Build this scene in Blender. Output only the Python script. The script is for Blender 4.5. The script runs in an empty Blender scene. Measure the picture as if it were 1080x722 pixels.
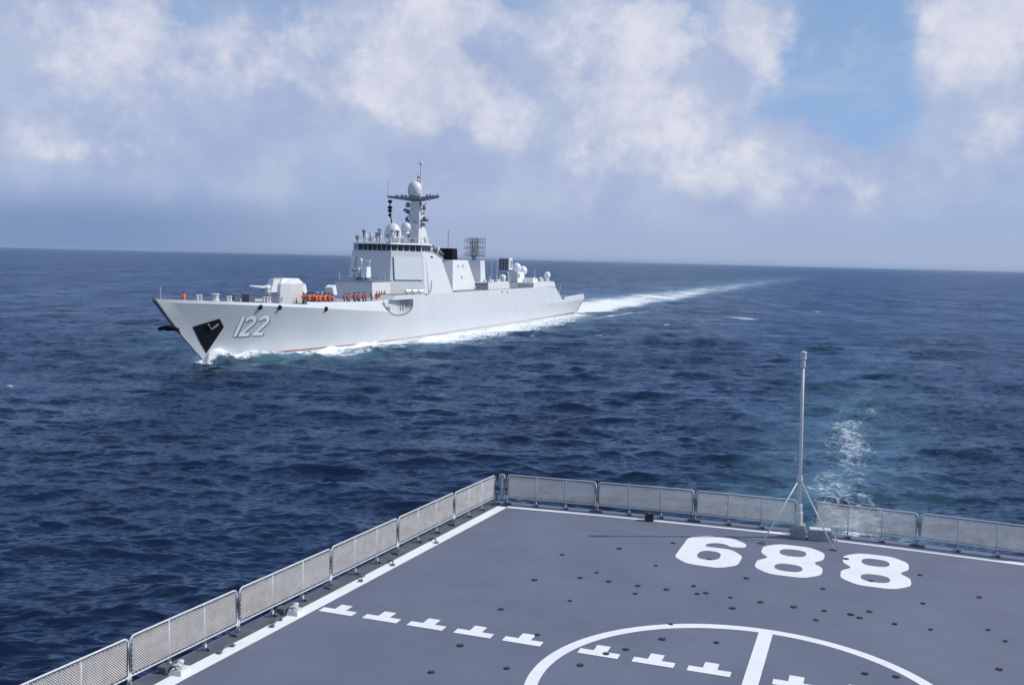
import bpy, bmesh, math, random
import numpy as np
from mathutils import Vector, Matrix, noise as mnoise
from mathutils.bvhtree import BVHTree
R_ = math.radians
SC = bpy.context.scene
COL = SC.collection
random.seed(7)

# ------------------------------------------------------------------ camera
cam = bpy.data.objects.new('camera', bpy.data.cameras.new('camera'))
COL.objects.link(cam); SC.camera = cam
cam.data.sensor_width = 36.0
cam.data.lens = 35.33
cam.data.clip_start = 0.2
cam.data.clip_end = 90000
RT = (0.93963, 0.34134, 0.02401); DN = (0.05073, -0.06958, -0.99629); FW = (-0.33840, 0.93736, -0.08270)
cam.matrix_world = Matrix(((RT[0], -DN[0], -FW[0], 0), (RT[1], -DN[1], -FW[1], 0),
                           (RT[2], -DN[2], -FW[2], 15), (0, 0, 0, 1)))
# ------------------------------------------------------------------ sun, exposure
SUN_AZ = math.atan2(.914, .406); SUN_EL = R_(42)
sd = Vector((math.sin(SUN_AZ)*math.cos(SUN_EL), math.cos(SUN_AZ)*math.cos(SUN_EL), math.sin(SUN_EL)))
sun = bpy.data.objects.new('sun', bpy.data.lights.new('sun', 'SUN'))
COL.objects.link(sun)
sun.data.energy = 3.6; sun.data.angle = R_(0.6); sun.data.color = (1.0, .955, .89)
sun.rotation_euler = sd.to_track_quat('Z', 'Y').to_euler()
sun.location = (60, 30, 90)
SC.view_settings.view_transform = 'Standard'
SC.view_settings.look = 'None'
SC.view_settings.exposure = 0.0
SC.view_settings.gamma = 1.0
SC.view_settings.use_curve_mapping = False

# ------------------------------------------------------------------ sky
SKY_STR = 0.10
HAZE = 5e-5
W = bpy.data.worlds.new('World'); SC.world = W; W.use_nodes = True
nt = W.node_tree; nt.nodes.clear()
def N(t, **kw):
    n = nt.nodes.new(t)
    for k, v in kw.items(): setattr(n, k, v)
    return n
def sock(node, i, v):
    if isinstance(v, (int, float)): node.inputs[i].default_value = v
    elif isinstance(v, tuple): node.inputs[i].default_value = v
    else: nt.links.new(v, node.inputs[i])
def M(op, a, b=None, c=None, clamp=False):
    n = N('ShaderNodeMath', operation=op); n.use_clamp = clamp
    sock(n, 0, a)
    if b is not None: sock(n, 1, b)
    if c is not None: sock(n, 2, c)
    return n.outputs[0]
def MR(v, a, b, c=0., d=1., smooth=True):
    n = N('ShaderNodeMapRange'); n.interpolation_type = 'SMOOTHSTEP' if smooth else 'LINEAR'
    sock(n, 0, v); sock(n, 1, a); sock(n, 2, b); sock(n, 3, c); sock(n, 4, d)
    return n.outputs[0]
def MIX(f, a, b):
    n = N('ShaderNodeMix', data_type='RGBA'); sock(n, 0, f); sock(n, 6, a); sock(n, 7, b)
    return n.outputs[2]
tc = N('ShaderNodeTexCoord')
sky = N('ShaderNodeTexSky', sky_type='NISHITA')
sky.sun_disc = False; sky.sun_elevation = SUN_EL; sky.sun_rotation = SUN_AZ
sky.altitude = 10; sky.air_density = 1.0; sky.dust_density = 0.3; sky.ozone_density = 2.5
dirv = tc.outputs['Generated']
def noise_tex(scale, detail, rough, offs=(0, 0, 0), vec=None, dist=0.0, stretch=(1, 1, 1)):
    mp = N('ShaderNodeMapping'); mp.inputs['Location'].default_value = offs; mp.inputs['Scale'].default_value = stretch
    nt.links.new(vec or dirv, mp.inputs['Vector'])
    n = N('ShaderNodeTexNoise'); nt.links.new(mp.outputs[0], n.inputs['Vector'])
    n.inputs['Scale'].default_value = scale; n.inputs['Detail'].default_value = detail
    n.inputs['Roughness'].default_value = rough; n.inputs['Distortion'].default_value = dist
    return n
# domain warp, so cloud edges billow
wn = noise_tex(9.0, 4, .55, (3.1, 1.7, .4))
wv = N('ShaderNodeVectorMath', operation='SUBTRACT'); nt.links.new(wn.outputs['Color'], wv.inputs[0]); wv.inputs[1].default_value = (.5, .5, .5)
ws = N('ShaderNodeVectorMath', operation='SCALE'); nt.links.new(wv.outputs[0], ws.inputs[0]); ws.inputs['Scale'].default_value = .10
wa = N('ShaderNodeVectorMath', operation='ADD'); nt.links.new(dirv, wa.inputs[0]); nt.links.new(ws.outputs[0], wa.inputs[1])
nrm = N('ShaderNodeVectorMath', operation='NORMALIZE'); nt.links.new(wa.outputs[0], nrm.inputs[0])
sx = N('ShaderNodeSeparateXYZ'); nt.links.new(nrm.outputs[0], sx.inputs[0])
AZ = M('MULTIPLY', M('ARCTAN2', sx.outputs[0], sx.outputs[1]), 57.2958)
EL = M('MULTIPLY', M('ARCSINE', sx.outputs[2]), 57.2958)
s0 = N('ShaderNodeSeparateXYZ'); nt.links.new(dirv, s0.inputs[0])
EL0 = M('MULTIPLY', M('ARCSINE', s0.outputs[2]), 57.2958)
CLOUDS = [(-41.42,10.34,5.41,4.05,1.00),(-45.85,10.34,2.70,3.24,0.60),(-34.23,8.98,6.49,3.24,0.70),(-42.84,4.75,4.86,1.51,0.55),(-37.68,4.05,6.49,1.35,0.35),(-25.51,10.43,3.78,3.78,1.00),(-26.59,12.86,3.24,1.62,0.80),(-22.29,8.01,4.32,3.24,0.80),(-19.20,12.12,4.86,2.97,0.70),(-14.95,11.19,3.24,3.78,0.85),(-12.28,9.69,2.43,3.24,0.60),(-10.60,6.65,5.95,2.97,0.85),(-6.30,13.28,3.24,2.16,1.00),(-6.92,10.40,2.16,2.43,0.80),(2.85,10.78,2.16,3.24,0.80),(5.37,12.66,2.70,2.16,1.00),(4.76,8.37,3.24,2.70,0.65),(-0.06,4.87,7.57,1.73,0.60),(5.74,6.46,2.16,1.35,0.60),(-16.88,5.01,8.11,2.16,0.40),(-3.64,9.11,2.16,0.81,0.15),(-1.5,5.6,5.0,1.6,.5),(-13.0,3.4,7.0,1.5,.8),(-22.0,4.2,6.0,1.6,.6),(-38,4.4,8,1.2,.4),(-5.5,5.0,4.0,1.8,.5),(-30,6.2,8,1.8,.45),
          (-60,10,9,4,.9),(-78,9,9,5,.8),(18,10,7,4,.8),(33,11,9,5,.9),(52,9,8,4,.7),(-95,12,10,5,.8),(75,12,12,5,.8),(-20,22,10,4,.7),(5,25,12,5,.7),(-50,24,12,6,.8)]
GAPS = [(-3.24,11.03,4.05,4.05),(-4.03,8.3,4.2,1.3),(-21.63,14.02,2.16,0.43),(-37.90,11.84,1.35,1.35),(-10.87,13.62,1.35,1.62)]
def lobe(a, e, ra, re):
    da = M('MULTIPLY', M('SUBTRACT', AZ, a), 1/ra); de = M('MULTIPLY', M('SUBTRACT', EL, e), 1/re)
    r2 = M('ADD', M('MULTIPLY', da, da), M('MULTIPLY', de, de))
    return M('EXPONENT', M('MULTIPLY', r2, -0.9))
tot = None
for a, e, ra, re, w in CLOUDS:
    g = M('MULTIPLY', lobe(a, e, ra, re), w)
    tot = g if tot is None else M('ADD', tot, g)
for a, e, ra, re in GAPS:
    tot = M('SUBTRACT', tot, M('MULTIPLY', lobe(a, e, ra*1.05, re*1.05), .60))
fb = noise_tex(13.0, 10, .66, (7.3, 2.2, 5.0), stretch=(1, 1, 1.25))
fbig = noise_tex(5.0, 3, .5, (1.3, 8.2, 2.0))
BRIGHT = [(-42.33,10.02,3.24,2.97,0.80), (-31.22,11.62,2.16,2.70,0.50), (-26.04,11.16,1.89,2.70,1.00), (-25.49,9.17,3.24,2.16,0.70), (-21.23,8.29,2.97,2.43,0.80), (-23.45,12.99,3.24,1.08,0.60), (-13.87,10.44,2.70,3.24,0.70), (-12.39,12.67,1.62,2.16,0.70), (-12.71,7.15,3.78,1.89,0.60), (-6.77,12.58,2.97,2.16,0.90), (-6.66,10.15,1.62,1.62,0.60), (3.73,10.96,2.43,2.70,0.80), (5.37,12.66,2.16,1.62,0.80), (5.29,6.71,1.62,1.08,0.50), (-1.49,4.88,4.32,1.19,0.50), (-8.98,4.86,4.32,1.62,0.55), (-42.84,4.75,3.78,1.35,0.50), (-36.21,10.31,3.78,2.16,0.40), (-17.10,12.65,2.16,2.16,0.50)]
BRIGHT += [(-62, 10, 5, 4, .8), (-80, 9, 6, 4, .8), (20, 10, 4, 3, .8), (36, 11, 6, 4, .9), (-20, 24, 8, 4, .8), (8, 27, 9, 5, .8)]
totb = None
for a, e, ra, re, w in BRIGHT:
    g = M('MULTIPLY', lobe(a, e, ra, re), w)
    totb = g if totb is None else M('ADD', totb, g)
nb = M('SUBTRACT', fb.outputs['Fac'], .5); nbig = M('SUBTRACT', fbig.outputs['Fac'], .5)
veil = M('ADD', MR(EL0, 18.0, 1.5, .45, .97), MR(EL0, 14.0, 40.0, 0., .0))           # humid air towards the horizon
az0 = M('MULTIPLY', M('ARCTAN2', s0.outputs[0], s0.outputs[1]), 57.2958)
leftblue = M('MULTIPLY', MR(az0, -24.0, -43.0), MR(EL0, 4.2, 1.2))
hz_col = MIX(MR(EL0, 7.0, 0.0), (2.75, 4.3, 7.4, 1), (3.75, 4.55, 6.55, 1))
hz_col = MIX(leftblue, hz_col, (1.9, 2.85, 5.05, 1))
base = MIX(veil, sky.outputs[0], hz_col)
# soft stratus sheet, then brighter cumulus heads in it
tot = M('ADD', tot, MR(EL0, 16.0, 34.0, 0., .25))      # unseen cloud added overhead to soften the sea's reflections
sheet_d = M('ADD', M('ADD', tot, M('MULTIPLY', nb, .7)), M('MULTIPLY', nbig, .5))
sheet_a = M('MULTIPLY', MR(sheet_d, -.15, .85), MR(EL0, .5, 3.6, .10, .88))
soft = noise_tex(14.0, 6, .6, (2.0, 4.0, 9.0))
sheet_c = MIX(MR(soft.outputs['Fac'], .32, .68), (3.75, 4.5, 6.7, 1), (4.85, 5.5, 7.2, 1))
skyc = MIX(sheet_a, base, sheet_c)
fine = noise_tex(24.0, 10, .68, (4.0, 1.0, 3.0), stretch=(1, 1, 1.1))
cum_d = M('ADD', M('ADD', totb, M('MULTIPLY', nb, 1.5)), M('MULTIPLY', M('SUBTRACT', fine.outputs['Fac'], .5), .85))
cum_a = M('MULTIPLY', MR(cum_d, .22, .86), MR(EL0, 1.2, 5.0, .10, .86))
cum_c = MIX(MR(M('ADD', soft.outputs['Fac'], M('MULTIPLY', fine.outputs['Fac'], .6)), .55, .98), (5.3, 5.8, 7.3, 1), (7.6, 7.65, 8.55, 1))
wisp = noise_tex(9.0, 9, .66, (6.0, 2.0, 1.0), stretch=(1, 1, 2.2), dist=.6)
skyc = MIX(M('MULTIPLY', MR(wisp.outputs['Fac'], .46, .72), MR(EL0, 4.5, 9.0, 0., .42)), skyc, (5.0, 5.65, 7.3, 1))     # thin high wisps
skyc = MIX(cum_a, skyc, cum_c)
bg = N('ShaderNodeBackground'); nt.links.new(skyc, bg.inputs[0]); bg.inputs[1].default_value = SKY_STR
wo = N('ShaderNodeOutputWorld'); nt.links.new(bg.outputs[0], wo.inputs[0])

# ------------------------------------------------------------------ helpers
def new_mat(name):
    m = bpy.data.materials.new(name); m.use_nodes = True
    t = m.node_tree
    return m, t, t.nodes['Principled BSDF']
def paint(name, col, rough=.5, metal=0., var=.12, scale=1.5, streak=0., dirt=None):
    """painted surface: base colour with slow procedural variation, optional run-off streaks, fine bump"""
    m, t, b = new_mat(name)
    tcn = t.nodes.new('ShaderNodeTexCoord')
    n1 = t.nodes.new('ShaderNodeTexNoise'); n1.inputs['Scale'].default_value = scale; n1.inputs['Detail'].default_value = 6; n1.inputs['Roughness'].default_value = .6
    t.links.new(tcn.outputs['Object'], n1.inputs['Vector'])
    mx = t.nodes.new('ShaderNodeMix'); mx.data_type = 'RGBA'
    mr = t.nodes.new('ShaderNodeMapRange'); t.links.new(n1.outputs['Fac'], mr.inputs[0]); mr.inputs[1].default_value = .3; mr.inputs[2].default_value = .7
    t.links.new(mr.outputs[0], mx.inputs[0])
    d = dirt or tuple(c*.8 for c in col)
    mx.inputs[6].default_value = (*[c*(1-var)+q*var*.5 for c, q in zip(col, d)], 1)
    mx.inputs[7].default_value = (*[min(1, c*(1+var*.5)) for c in col], 1)
    out = mx.outputs[2]
    if streak:
        mp = t.nodes.new('ShaderNodeMapping'); mp.inputs['Scale'].default_value = (1.2, 1.2, .10); t.links.new(tcn.outputs['Object'], mp.inputs[0])
        n2 = t.nodes.new('ShaderNodeTexNoise'); n2.inputs['Scale'].default_value = 1.0; n2.inputs['Detail'].default_value = 5; t.links.new(mp.outputs[0], n2.inputs['Vector'])
        m2 = t.nodes.new('ShaderNodeMapRange'); t.links.new(n2.outputs['Fac'], m2.inputs[0]); m2.inputs[1].default_value = .52; m2.inputs[2].default_value = .75; m2.inputs[4].default_value = streak
        mx2 = t.nodes.new('ShaderNodeMix'); mx2.data_type = 'RGBA'; t.links.new(m2.outputs[0], mx2.inputs[0]); t.links.new(out, mx2.inputs[6]); mx2.inputs[7].default_value = (*d, 1)
        out = mx2.outputs[2]
    t.links.new(out, b.inputs['Base Color'])
    b.inputs['Roughness'].default_value = rough; b.inputs['Metallic'].default_value = metal
    return m
class MB:
    def __init__(s): s.v = []; s.f = []
    def add(s, vs, fs):
        o = len(s.v); s.v += [tuple(p) for p in vs]; s.f += [tuple(i+o for i in f) for f in fs]; return s
    def prism(s, bot, top):
        n = len(bot)
        s.add(list(bot)+list(top), [tuple(range(n-1, -1, -1)), tuple(range(n, 2*n))] + [(i, (i+1) % n, n+(i+1) % n, n+i) for i in range(n)]); return s
    def box(s, c, d, rz=0.):
        x, y, z = d[0]/2, d[1]/2, d[2]/2; cr, sr = math.cos(rz), math.sin(rz)
        P = lambda a, b, h: (c[0]+a*cr-b*sr, c[1]+a*sr+b*cr, c[2]+h)
        return s.prism([P(-x, -y, -z), P(x, -y, -z), P(x, y, -z), P(-x, y, -z)], [P(-x, -y, z), P(x, -y, z), P(x, y, z), P(-x, y, z)])
    def tube(s, pts, r, n=8, closed=False, r2=None):
        pts = [Vector(p) for p in pts]; m = len(pts); vs = []; fs = []
        for i, p in enumerate(pts):
            a = pts[i-1] if (i > 0 or closed) else p; b = pts[(i+1) % m] if (i < m-1 or closed) else p
            d = (b-a).normalized(); u = d.cross(Vector((0, 0, 1)))
            if u.length < 1e-3: u = Vector((1, 0, 0))
            u.normalize(); w = d.cross(u)
            rr = r if r2 is None else r+(r2-r)*i/(m-1)
            for k in range(n):
                t = 2*math.pi*(k+.5)/n; vs.append(p+u*rr*math.cos(t)+w*rr*math.sin(t))
        for i in range(m if closed else m-1):
            j = (i+1) % m
            for k in range(n): fs.append((i*n+k, i*n+(k+1) % n, j*n+(k+1) % n, j*n+k))
        if not closed: fs += [tuple(range(n-1, -1, -1)), tuple((m-1)*n+k for k in range(n))]
        return s.add(vs, fs)
    def lathe(s, c, prof, n=20):
        vs = []; fs = []
        for r, z in prof:
            for k in range(n):
                t = 2*math.pi*k/n; vs.append((c[0]+r*math.cos(t), c[1]+r*math.sin(t), c[2]+z))
        for i in range(len(prof)-1):
            for k in range(n): fs.append((i*n+k, i*n+(k+1) % n, (i+1)*n+(k+1) % n, (i+1)*n+k))
        fs += [tuple(range(n-1, -1, -1)), tuple((len(prof)-1)*n+k for k in range(n))]
        return s.add(vs, fs)
    def dome(s, c, r, h=None, base=0.35, n=20):
        """radome: short skirt and a rounded cap standing on c"""
        h = h or 1.8*r
        prof = [(r*.72, 0), (r*.93, h*.18), (r, h*.42)]
        for i in range(1, 8):
            t = i/8*math.pi/2; prof.append((r*math.cos(t), h*.42+(h*.58)*math.sin(t)))
        prof.append((r*.02, h)); return s.lathe(c, prof, n)
    def build(s, name, mat, parent=None, smooth=False, loc=None):
        me = bpy.data.meshes.new(name); me.from_pydata(s.v, [], s.f); me.update()
        bm = bmesh.new(); bm.from_mesh(me); bmesh.ops.recalc_face_normals(bm, faces=bm.faces); bm.to_mesh(me); bm.free()
        if mat: me.materials.append(mat)
        if smooth: me.polygons.foreach_set('use_smooth', [True]*len(me.polygons))
        o = bpy.data.objects.new(name, me); COL.objects.link(o)
        if parent: o.parent = parent
        if loc: o.location = loc
        return o
def tag(o, label=None, cat=None, group=None, kind=None):
    if label: o['label'] = label
    if cat: o['category'] = cat
    if group: o['group'] = group
    if kind: o['kind'] = kind
    return o
def empty(name, loc, rz=0., **k):
    o = bpy.data.objects.new(name, None); COL.objects.link(o); o.location = loc; o.rotation_euler = (0, 0, rz); o.empty_display_size = .3
    return tag(o, **k)
def interp(x, tab): return float(np.interp(x, [t[0] for t in tab], [t[1] for t in tab]))
def smooth_angle(o, deg=30):
    me = o.data; me.polygons.foreach_set('use_smooth', [True]*len(me.polygons))
    bm = bmesh.new(); bm.from_mesh(me)
    for e in bm.edges:
        if len(e.link_faces) == 2 and e.calc_face_angle(0) > R_(deg): e.smooth = False
    bm.to_mesh(me); bm.free()

# ------------------------------------------------------------------ sea
SHX, SHY = -86.0, 271.2            # destroyer: centreline x, and y of station 0
def build_sea():
    th_f = np.arange(-62, 22.01, .075); th_c = np.arange(22.01+2, 298-1, 3.0)
    th = np.radians(np.concatenate([th_f, th_c]))
    u = np.arange(15074/26., 0.45, -.65); r = np.concatenate([np.linspace(1.5, 25, 14), 15074/u, [34000, 45000]])
    dr = np.gradient(r)
    TH, RR = np.meshgrid(th, r); X = RR*np.sin(TH); Y = RR*np.cos(TH)
    SP = np.maximum(np.broadcast_to(dr[:, None], X.shape), RR*R_(.075)*1.0)
    rng = np.random.default_rng(11)
    Z = np.zeros_like(X); DX = np.zeros_like(X); DY = np.zeros_like(X); LOST = np.zeros_like(X)
    base = math.atan2(.93736, -.33840)+math.pi+.10
    lam = np.exp(rng.uniform(np.log(.45), np.log(32), 170))
    for L in lam:
        a = base + rng.normal(0, .40 if L < 3 else .34 if L < 8 else .30)
        k = 2*math.pi/L; kx, ky = k*math.cos(a), k*math.sin(a)
        slope = .013 if L > 11 else .028 if L > 4 else .036 if L > 1.2 else .030
        A = slope/k*rng.uniform(.6, 1.3); ph = rng.uniform(0, 2*math.pi)
        att = np.clip((L/SP-.7)/1.2, 0, 1)
        P = kx*X+ky*Y+ph; C_, S_ = np.cos(P), np.sin(P)
        Z += A*att*C_; q = .9*A*att
        DX -= q*math.cos(a)*S_; DY -= q*math.sin(a)*S_
        LOST += (A*k)**2*.5*(1-att)
    # wave-height patches (gusts, sets)
    mod = 1+.22*np.sin(X*.021+Y*.013+1)+.2*np.sin(X*-.011+Y*.029+2.2)
    Z *= mod; DX *= mod; DY *= mod
    # ---------------- foam and churned-water maps
    s = SHY-Y; b = X-SHX
    wlb = np.interp(s, [-3, 20, 45, 80, 108, 120, 130, 143, 149, 157], [6.5, 7.6, 8.5, 8.5, 8.4, 7.6, 6.1, 3.7, 1.9, 0.1])
    d = np.abs(b)-wlb
    inship = (s > -3) & (s < 157.2)
    sm = lambda e0, e1, x: (lambda t: t*t*(3-2*t))(np.clip((x-e0)/(e1-e0), 0, 1))
    wid = np.interp(s, [-10, 5, 50, 70, 95, 115, 130, 145, 152, 158], [8, 10, 14, 15, 13.5, 10, 8, 4.4, 3.0, 1.4])
    foam = np.where(inship & (d > -1.5), np.maximum(np.exp(-(np.maximum(d, 0)/wid)**2.2)*np.interp(s, [0, 60, 100, 125, 145, 157], [.74, .84, .86, .84, .92, .95]), np.exp(-(np.maximum(d, 0)/(np.interp(s, [60, 110, 130, 140, 157], [.26, .32, .6, .85, .95])*wid))**2)*np.interp(s, [0, 60, 100, 130, 150, 157], [.70, .80, .86, .95, 1.05, 1.0])), 0)
    # spray crest leaving the bow
    crest = 1.0+np.maximum(157.5-s, 0)*.19
    gap = d-crest
    foam = np.maximum(foam, np.where((s < 158.5) & (s > 30), .80*np.exp(-(gap/(.8+.012*np.maximum(157-s, 0)))**2)*np.interp(s, [30, 90, 150, 158], [.35, .65, .95, .95]), 0))
    foam = np.maximum(foam, 1.1*np.exp(-((s-155.8)/3.2)**2-(np.maximum(np.abs(b)-.6, 0)/1.9)**2))
    far = np.maximum(-s, 0)      # metres behind the stern
    # quarter waves and the astern wake
    cb = -4.0-.010*far; hw = (np.minimum(8+.25*far, 15.5)+.006*far)*(1+.05*np.sin(far*.11)+.05*np.sin(far*.043+1)+.05*np.sin(far*.29+b*.1))
    wk = np.exp(-(np.abs(b-cb)/(hw*np.where(b > cb, 1.12, 1.75)))**np.where(b > cb, 4, 1.6))*np.where(s < -1, 1, 0)
    patch = 1+.09*np.sin(far*.061+b*.21)*np.sin(far*.023-b*.13+2)+.06*np.sin(far*.17+b*.3)
    foam = np.maximum(foam, patch*wk*np.interp(far, [0, 25, 60, 130, 300, 800, 1500], [1.15, 1.08, .92, .76, .62, .43, .0]))
    aer = wk*np.interp(far, [0, 200, 700, 1500], [1, 1, .8, .0])
    qk = np.exp(-((b-(17+.10*far))/(2.5+.02*far))**2)*np.where(s < 40, 1, 0)*np.interp(s, [-220, -60, 0, 40], [0, .45, .68, .4])
    foam = np.maximum(foam, qk)
    aer = np.maximum(aer, np.where(inship & (d > -1.5), np.exp(-(np.maximum(d, 0)/16.0)**2)*.75, 0))
    # our own wake, centred on the flight deck's middle line
    ow = np.exp(-((X+.9+1.2*np.sin(Y*.09))/(3.4+.012*np.abs(Y-40)))**2)*np.interp(Y, [30, 36, 64, 84, 104, 135, 300], [0, 1.04, 1.02, .95, .80, .62, .0])
    foam = np.maximum(foam, .60*ow*(1+.10*np.sin(X*1.1+Y*.17))*(1+.12*np.sin(Y*.23+X*.4)*np.sin(Y*.09+1)))
    aer = np.maximum(aer, .95*np.exp(-((X+1.5)/(6.0+.02*np.abs(Y-40)))**2)*np.interp(Y, [30, 36, 90, 140, 260], [0, 1, .75, .35, 0]))
    sp2 = np.exp(-((X-4.6)/2.2)**2-((Y-66)/5.5)**2); foam = np.maximum(foam, .40*sp2)
    for wx, wy, rx, ry in [(-33.1, 285.6, 5.0, 5.2), (-18, 345, 2.6, 4.5), (-85.2, 82.6, 1.1, .7), (-86.6, 82.3, .8, .6), (-47.1, 239.4, 1.6, 2.0), (-54.2, 203.8, 2.0, 1.4), (-38, 288, 9, 2.0), (-160, 210, 1.6, 2.0), (-20, 200, 1.2, 1.3), (-58, 95, .7, .4), (12, 118, .8, .6), (-118, 96, .9, .6)]:
        foam = np.maximum(foam, .80*np.exp(-((X-wx)/rx)**2-((Y-wy)/ry)**2))
    # wash raises the surface
    lift = np.where(inship & (d > -2), 1.0*np.exp(-((gap+.4)/1.3)**2)*np.interp(s, [30, 110, 148, 158], [.05, .12, .6, .6]), 0)
    run = .75+.25*np.sin(s*.9+1.3*np.sin(s*.37))
    lift = lift+np.where(inship & (d > -2), run*(.75*np.exp(-(np.maximum(d, 0)/1.5)**2)*np.interp(s, [5, 60, 110, 150, 157], [.05, .15, .25, .8, 1.0])+.9*np.exp(-((s-154.8)/2.6)**2-(np.maximum(d, 0)/1.6)**2)), 0)
    Z += lift + .10*foam*(np.sin(X*1.7+Y*.9)*np.sin(Y*1.3-X*.6))*np.clip(3/SP-1, 0, 1)
    # quiet, hollowed water inside the hulls
    calm = np.where(inship & (d < -.5), 1, 0)
    Z = Z*(1-calm) - .9*calm
    VX = X+DX*(1-calm); VY = Y+DY*(1-calm)
    nr, nth = X.shape
    co = np.stack([VX, VY, Z], -1).reshape(-1, 3)
    i = np.arange(nr-1)[:, None]*nth; j = np.arange(nth)[None, :]; j2 = (j+1) % nth
    q = np.stack([i+j, i+j2, i+nth+j2, i+nth+j], -1).reshape(-1, 4)
    # centre fan omitted: a small cap quad ring closes the middle
    cen = len(co); co = np.vstack([co, [[0, 0, 0]]])
    tri = np.stack([np.arange(nth), np.full(nth, cen), (np.arange(nth)+1) % nth], -1)
    me = bpy.data.meshes.new('sea')
    nl = q.size+tri.size; npoly = len(q)+len(tri)
    me.vertices.add(len(co)); me.vertices.foreach_set('co', co.astype(np.float32).ravel())
    me.loops.add(nl); me.loops.foreach_set('vertex_index', np.concatenate([q.ravel(), tri.ravel()]).astype(np.int32))
    me.polygons.add(npoly)
    st = np.concatenate([np.arange(len(q))*4, len(q)*4+np.arange(len(tri))*3]).astype(np.int32)
    me.polygons.foreach_set('loop_start', st)
    me.update(calc_edges=True)
    me.polygons.foreach_set('use_smooth', [True]*npoly)
    for nm, arr in (('foam', foam), ('churn', aer), ('ripple', np.sqrt(LOST))):
        at = me.attributes.new(nm, 'FLOAT', 'POINT'); at.data.foreach_set('value', np.append(arr.ravel(), 0).astype(np.float32))
    o = bpy.data.objects.new('sea', me); COL.objects.link(o); o['kind'] = 'structure'
    return o
def sea_material():
    global nt
    m, t, bs = new_mat('sea_water'); nt = t
    geo = N('ShaderNodeNewGeometry'); pos = geo.outputs['Position']
    def attr(nm): return N('ShaderNodeAttribute', attribute_name=nm).outputs['Fac']
    foam, churn, rip = attr('foam'), attr('churn'), attr('ripple')
    def nz(scale, det, rough, st=(1, 1, 1), rot=0., off=(0, 0, 0)):
        mp = N('ShaderNodeMapping'); mp.inputs['Rotation'].default_value = (0, 0, rot); mp.inputs['Scale'].default_value = st; mp.inputs['Location'].default_value = off
        vr = N('ShaderNodeVectorRotate', rotation_type='Z_AXIS'); nt.links.new(pos, vr.inputs[0]); vr.inputs['Angle'].default_value = rot
        mp.inputs['Rotation'].default_value = (0, 0, 0); nt.links.new(vr.outputs[0], mp.inputs[0])
        n = N('ShaderNodeTexNoise'); nt.links.new(mp.outputs[0], n.inputs['Vector']); n.inputs['Scale'].default_value = scale; n.inputs['Detail'].default_value = det; n.inputs['Roughness'].default_value = rough
        return n
    ang = -R_(20)
    # wind ripples: slopes straight from noise colour, independent of distance
    acc = None
    for sc_, det, amp in ((4.8, 4, 1.0), (1.7, 3, .85), (.5, 2, .50)):
        n = nz(sc_, det, .52, (.34, 1.3, 1), ang)
        sb = N('ShaderNodeVectorMath', operation='SUBTRACT'); nt.links.new(n.outputs['Color'], sb.inputs[0]); sb.inputs[1].default_value = (.5, .5, .5)
        sl = N('ShaderNodeVectorMath', operation='SCALE'); nt.links.new(sb.outputs[0], sl.inputs[0]); sl.inputs['Scale'].default_value = amp
        if acc is None: acc = sl
        else:
            ad = N('ShaderNodeVectorMath', operation='ADD'); nt.links.new(acc.outputs[0], ad.inputs[0]); nt.links.new(sl.outputs[0], ad.inputs[1]); acc = ad
    # slope of waves too small for the far mesh
    nf = nz(.35, 4, .75, (.6, 1.1, 1), ang, (5, 3, 0))
    sb = N('ShaderNodeVectorMath', operation='SUBTRACT'); nt.links.new(nf.outputs['Color'], sb.inputs[0]); sb.inputs[1].default_value = (.5, .5, .5)
    sl = N('ShaderNodeVectorMath', operation='SCALE'); nt.links.new(sb.outputs[0], sl.inputs[0]); nt.links.new(M('MULTIPLY', rip, 8.0), sl.inputs['Scale'])
    ad = N('ShaderNodeVectorMath', operation='ADD'); nt.links.new(acc.outputs[0], ad.inputs[0]); nt.links.new(sl.outputs[0], ad.inputs[1])
    fl = N('ShaderNodeVectorMath', operation='MULTIPLY'); nt.links.new(ad.outputs[0], fl.inputs[0]); fl.inputs[1].default_value = (1, 1, 0)
    a2 = N('ShaderNodeVectorMath', operation='ADD'); nt.links.new(geo.outputs['Normal'], a2.inputs[0]); nt.links.new(fl.outputs[0], a2.inputs[1])
    n1_ = N('ShaderNodeVectorMath', operation='NORMALIZE'); nt.links.new(a2.outputs[0], n1_.inputs[0])
    # keep ripple normals on the visible side of the facet (a mirror facet cannot face away)
    dt = N('ShaderNodeVectorMath', operation='DOT_PRODUCT'); nt.links.new(n1_.outputs[0], dt.inputs[0]); nt.links.new(geo.outputs['Incoming'], dt.inputs[1])
    iv = N('ShaderNodeVectorMath', operation='SCALE'); nt.links.new(geo.outputs['Incoming'], iv.inputs[0]); nt.links.new(M('MAXIMUM', M('SUBTRACT', .07, dt.outputs['Value']), 0.), iv.inputs['Scale'])
    n2_ = N('ShaderNodeVectorMath', operation='ADD'); nt.links.new(n1_.outputs[0], n2_.inputs[0]); nt.links.new(iv.outputs[0], n2_.inputs[1])
    nn = N('ShaderNodeVectorMath', operation='NORMALIZE'); nt.links.new(n2_.outputs[0], nn.inputs[0])
    # foam lace
    f1 = nz(.9, 8, .68, (1, .8, 1), 0.); f2 = nz(.22, 4, .6, (1, .7, 1), .3)
    vo = N('ShaderNodeTexVoronoi', feature='DISTANCE_TO_EDGE'); vo.inputs['Scale'].default_value = 1.05
    wv_ = N('ShaderNodeVectorMath', operation='SCALE'); nt.links.new(f1.outputs['Color'], wv_.inputs[0]); wv_.inputs['Scale'].default_value = 1.6
    wp = N('ShaderNodeVectorMath', operation='ADD'); nt.links.new(pos, wp.inputs[0]); nt.links.new(wv_.outputs[0], wp.inputs[1]); nt.links.new(wp.outputs[0], vo.inputs['Vector'])
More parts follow.
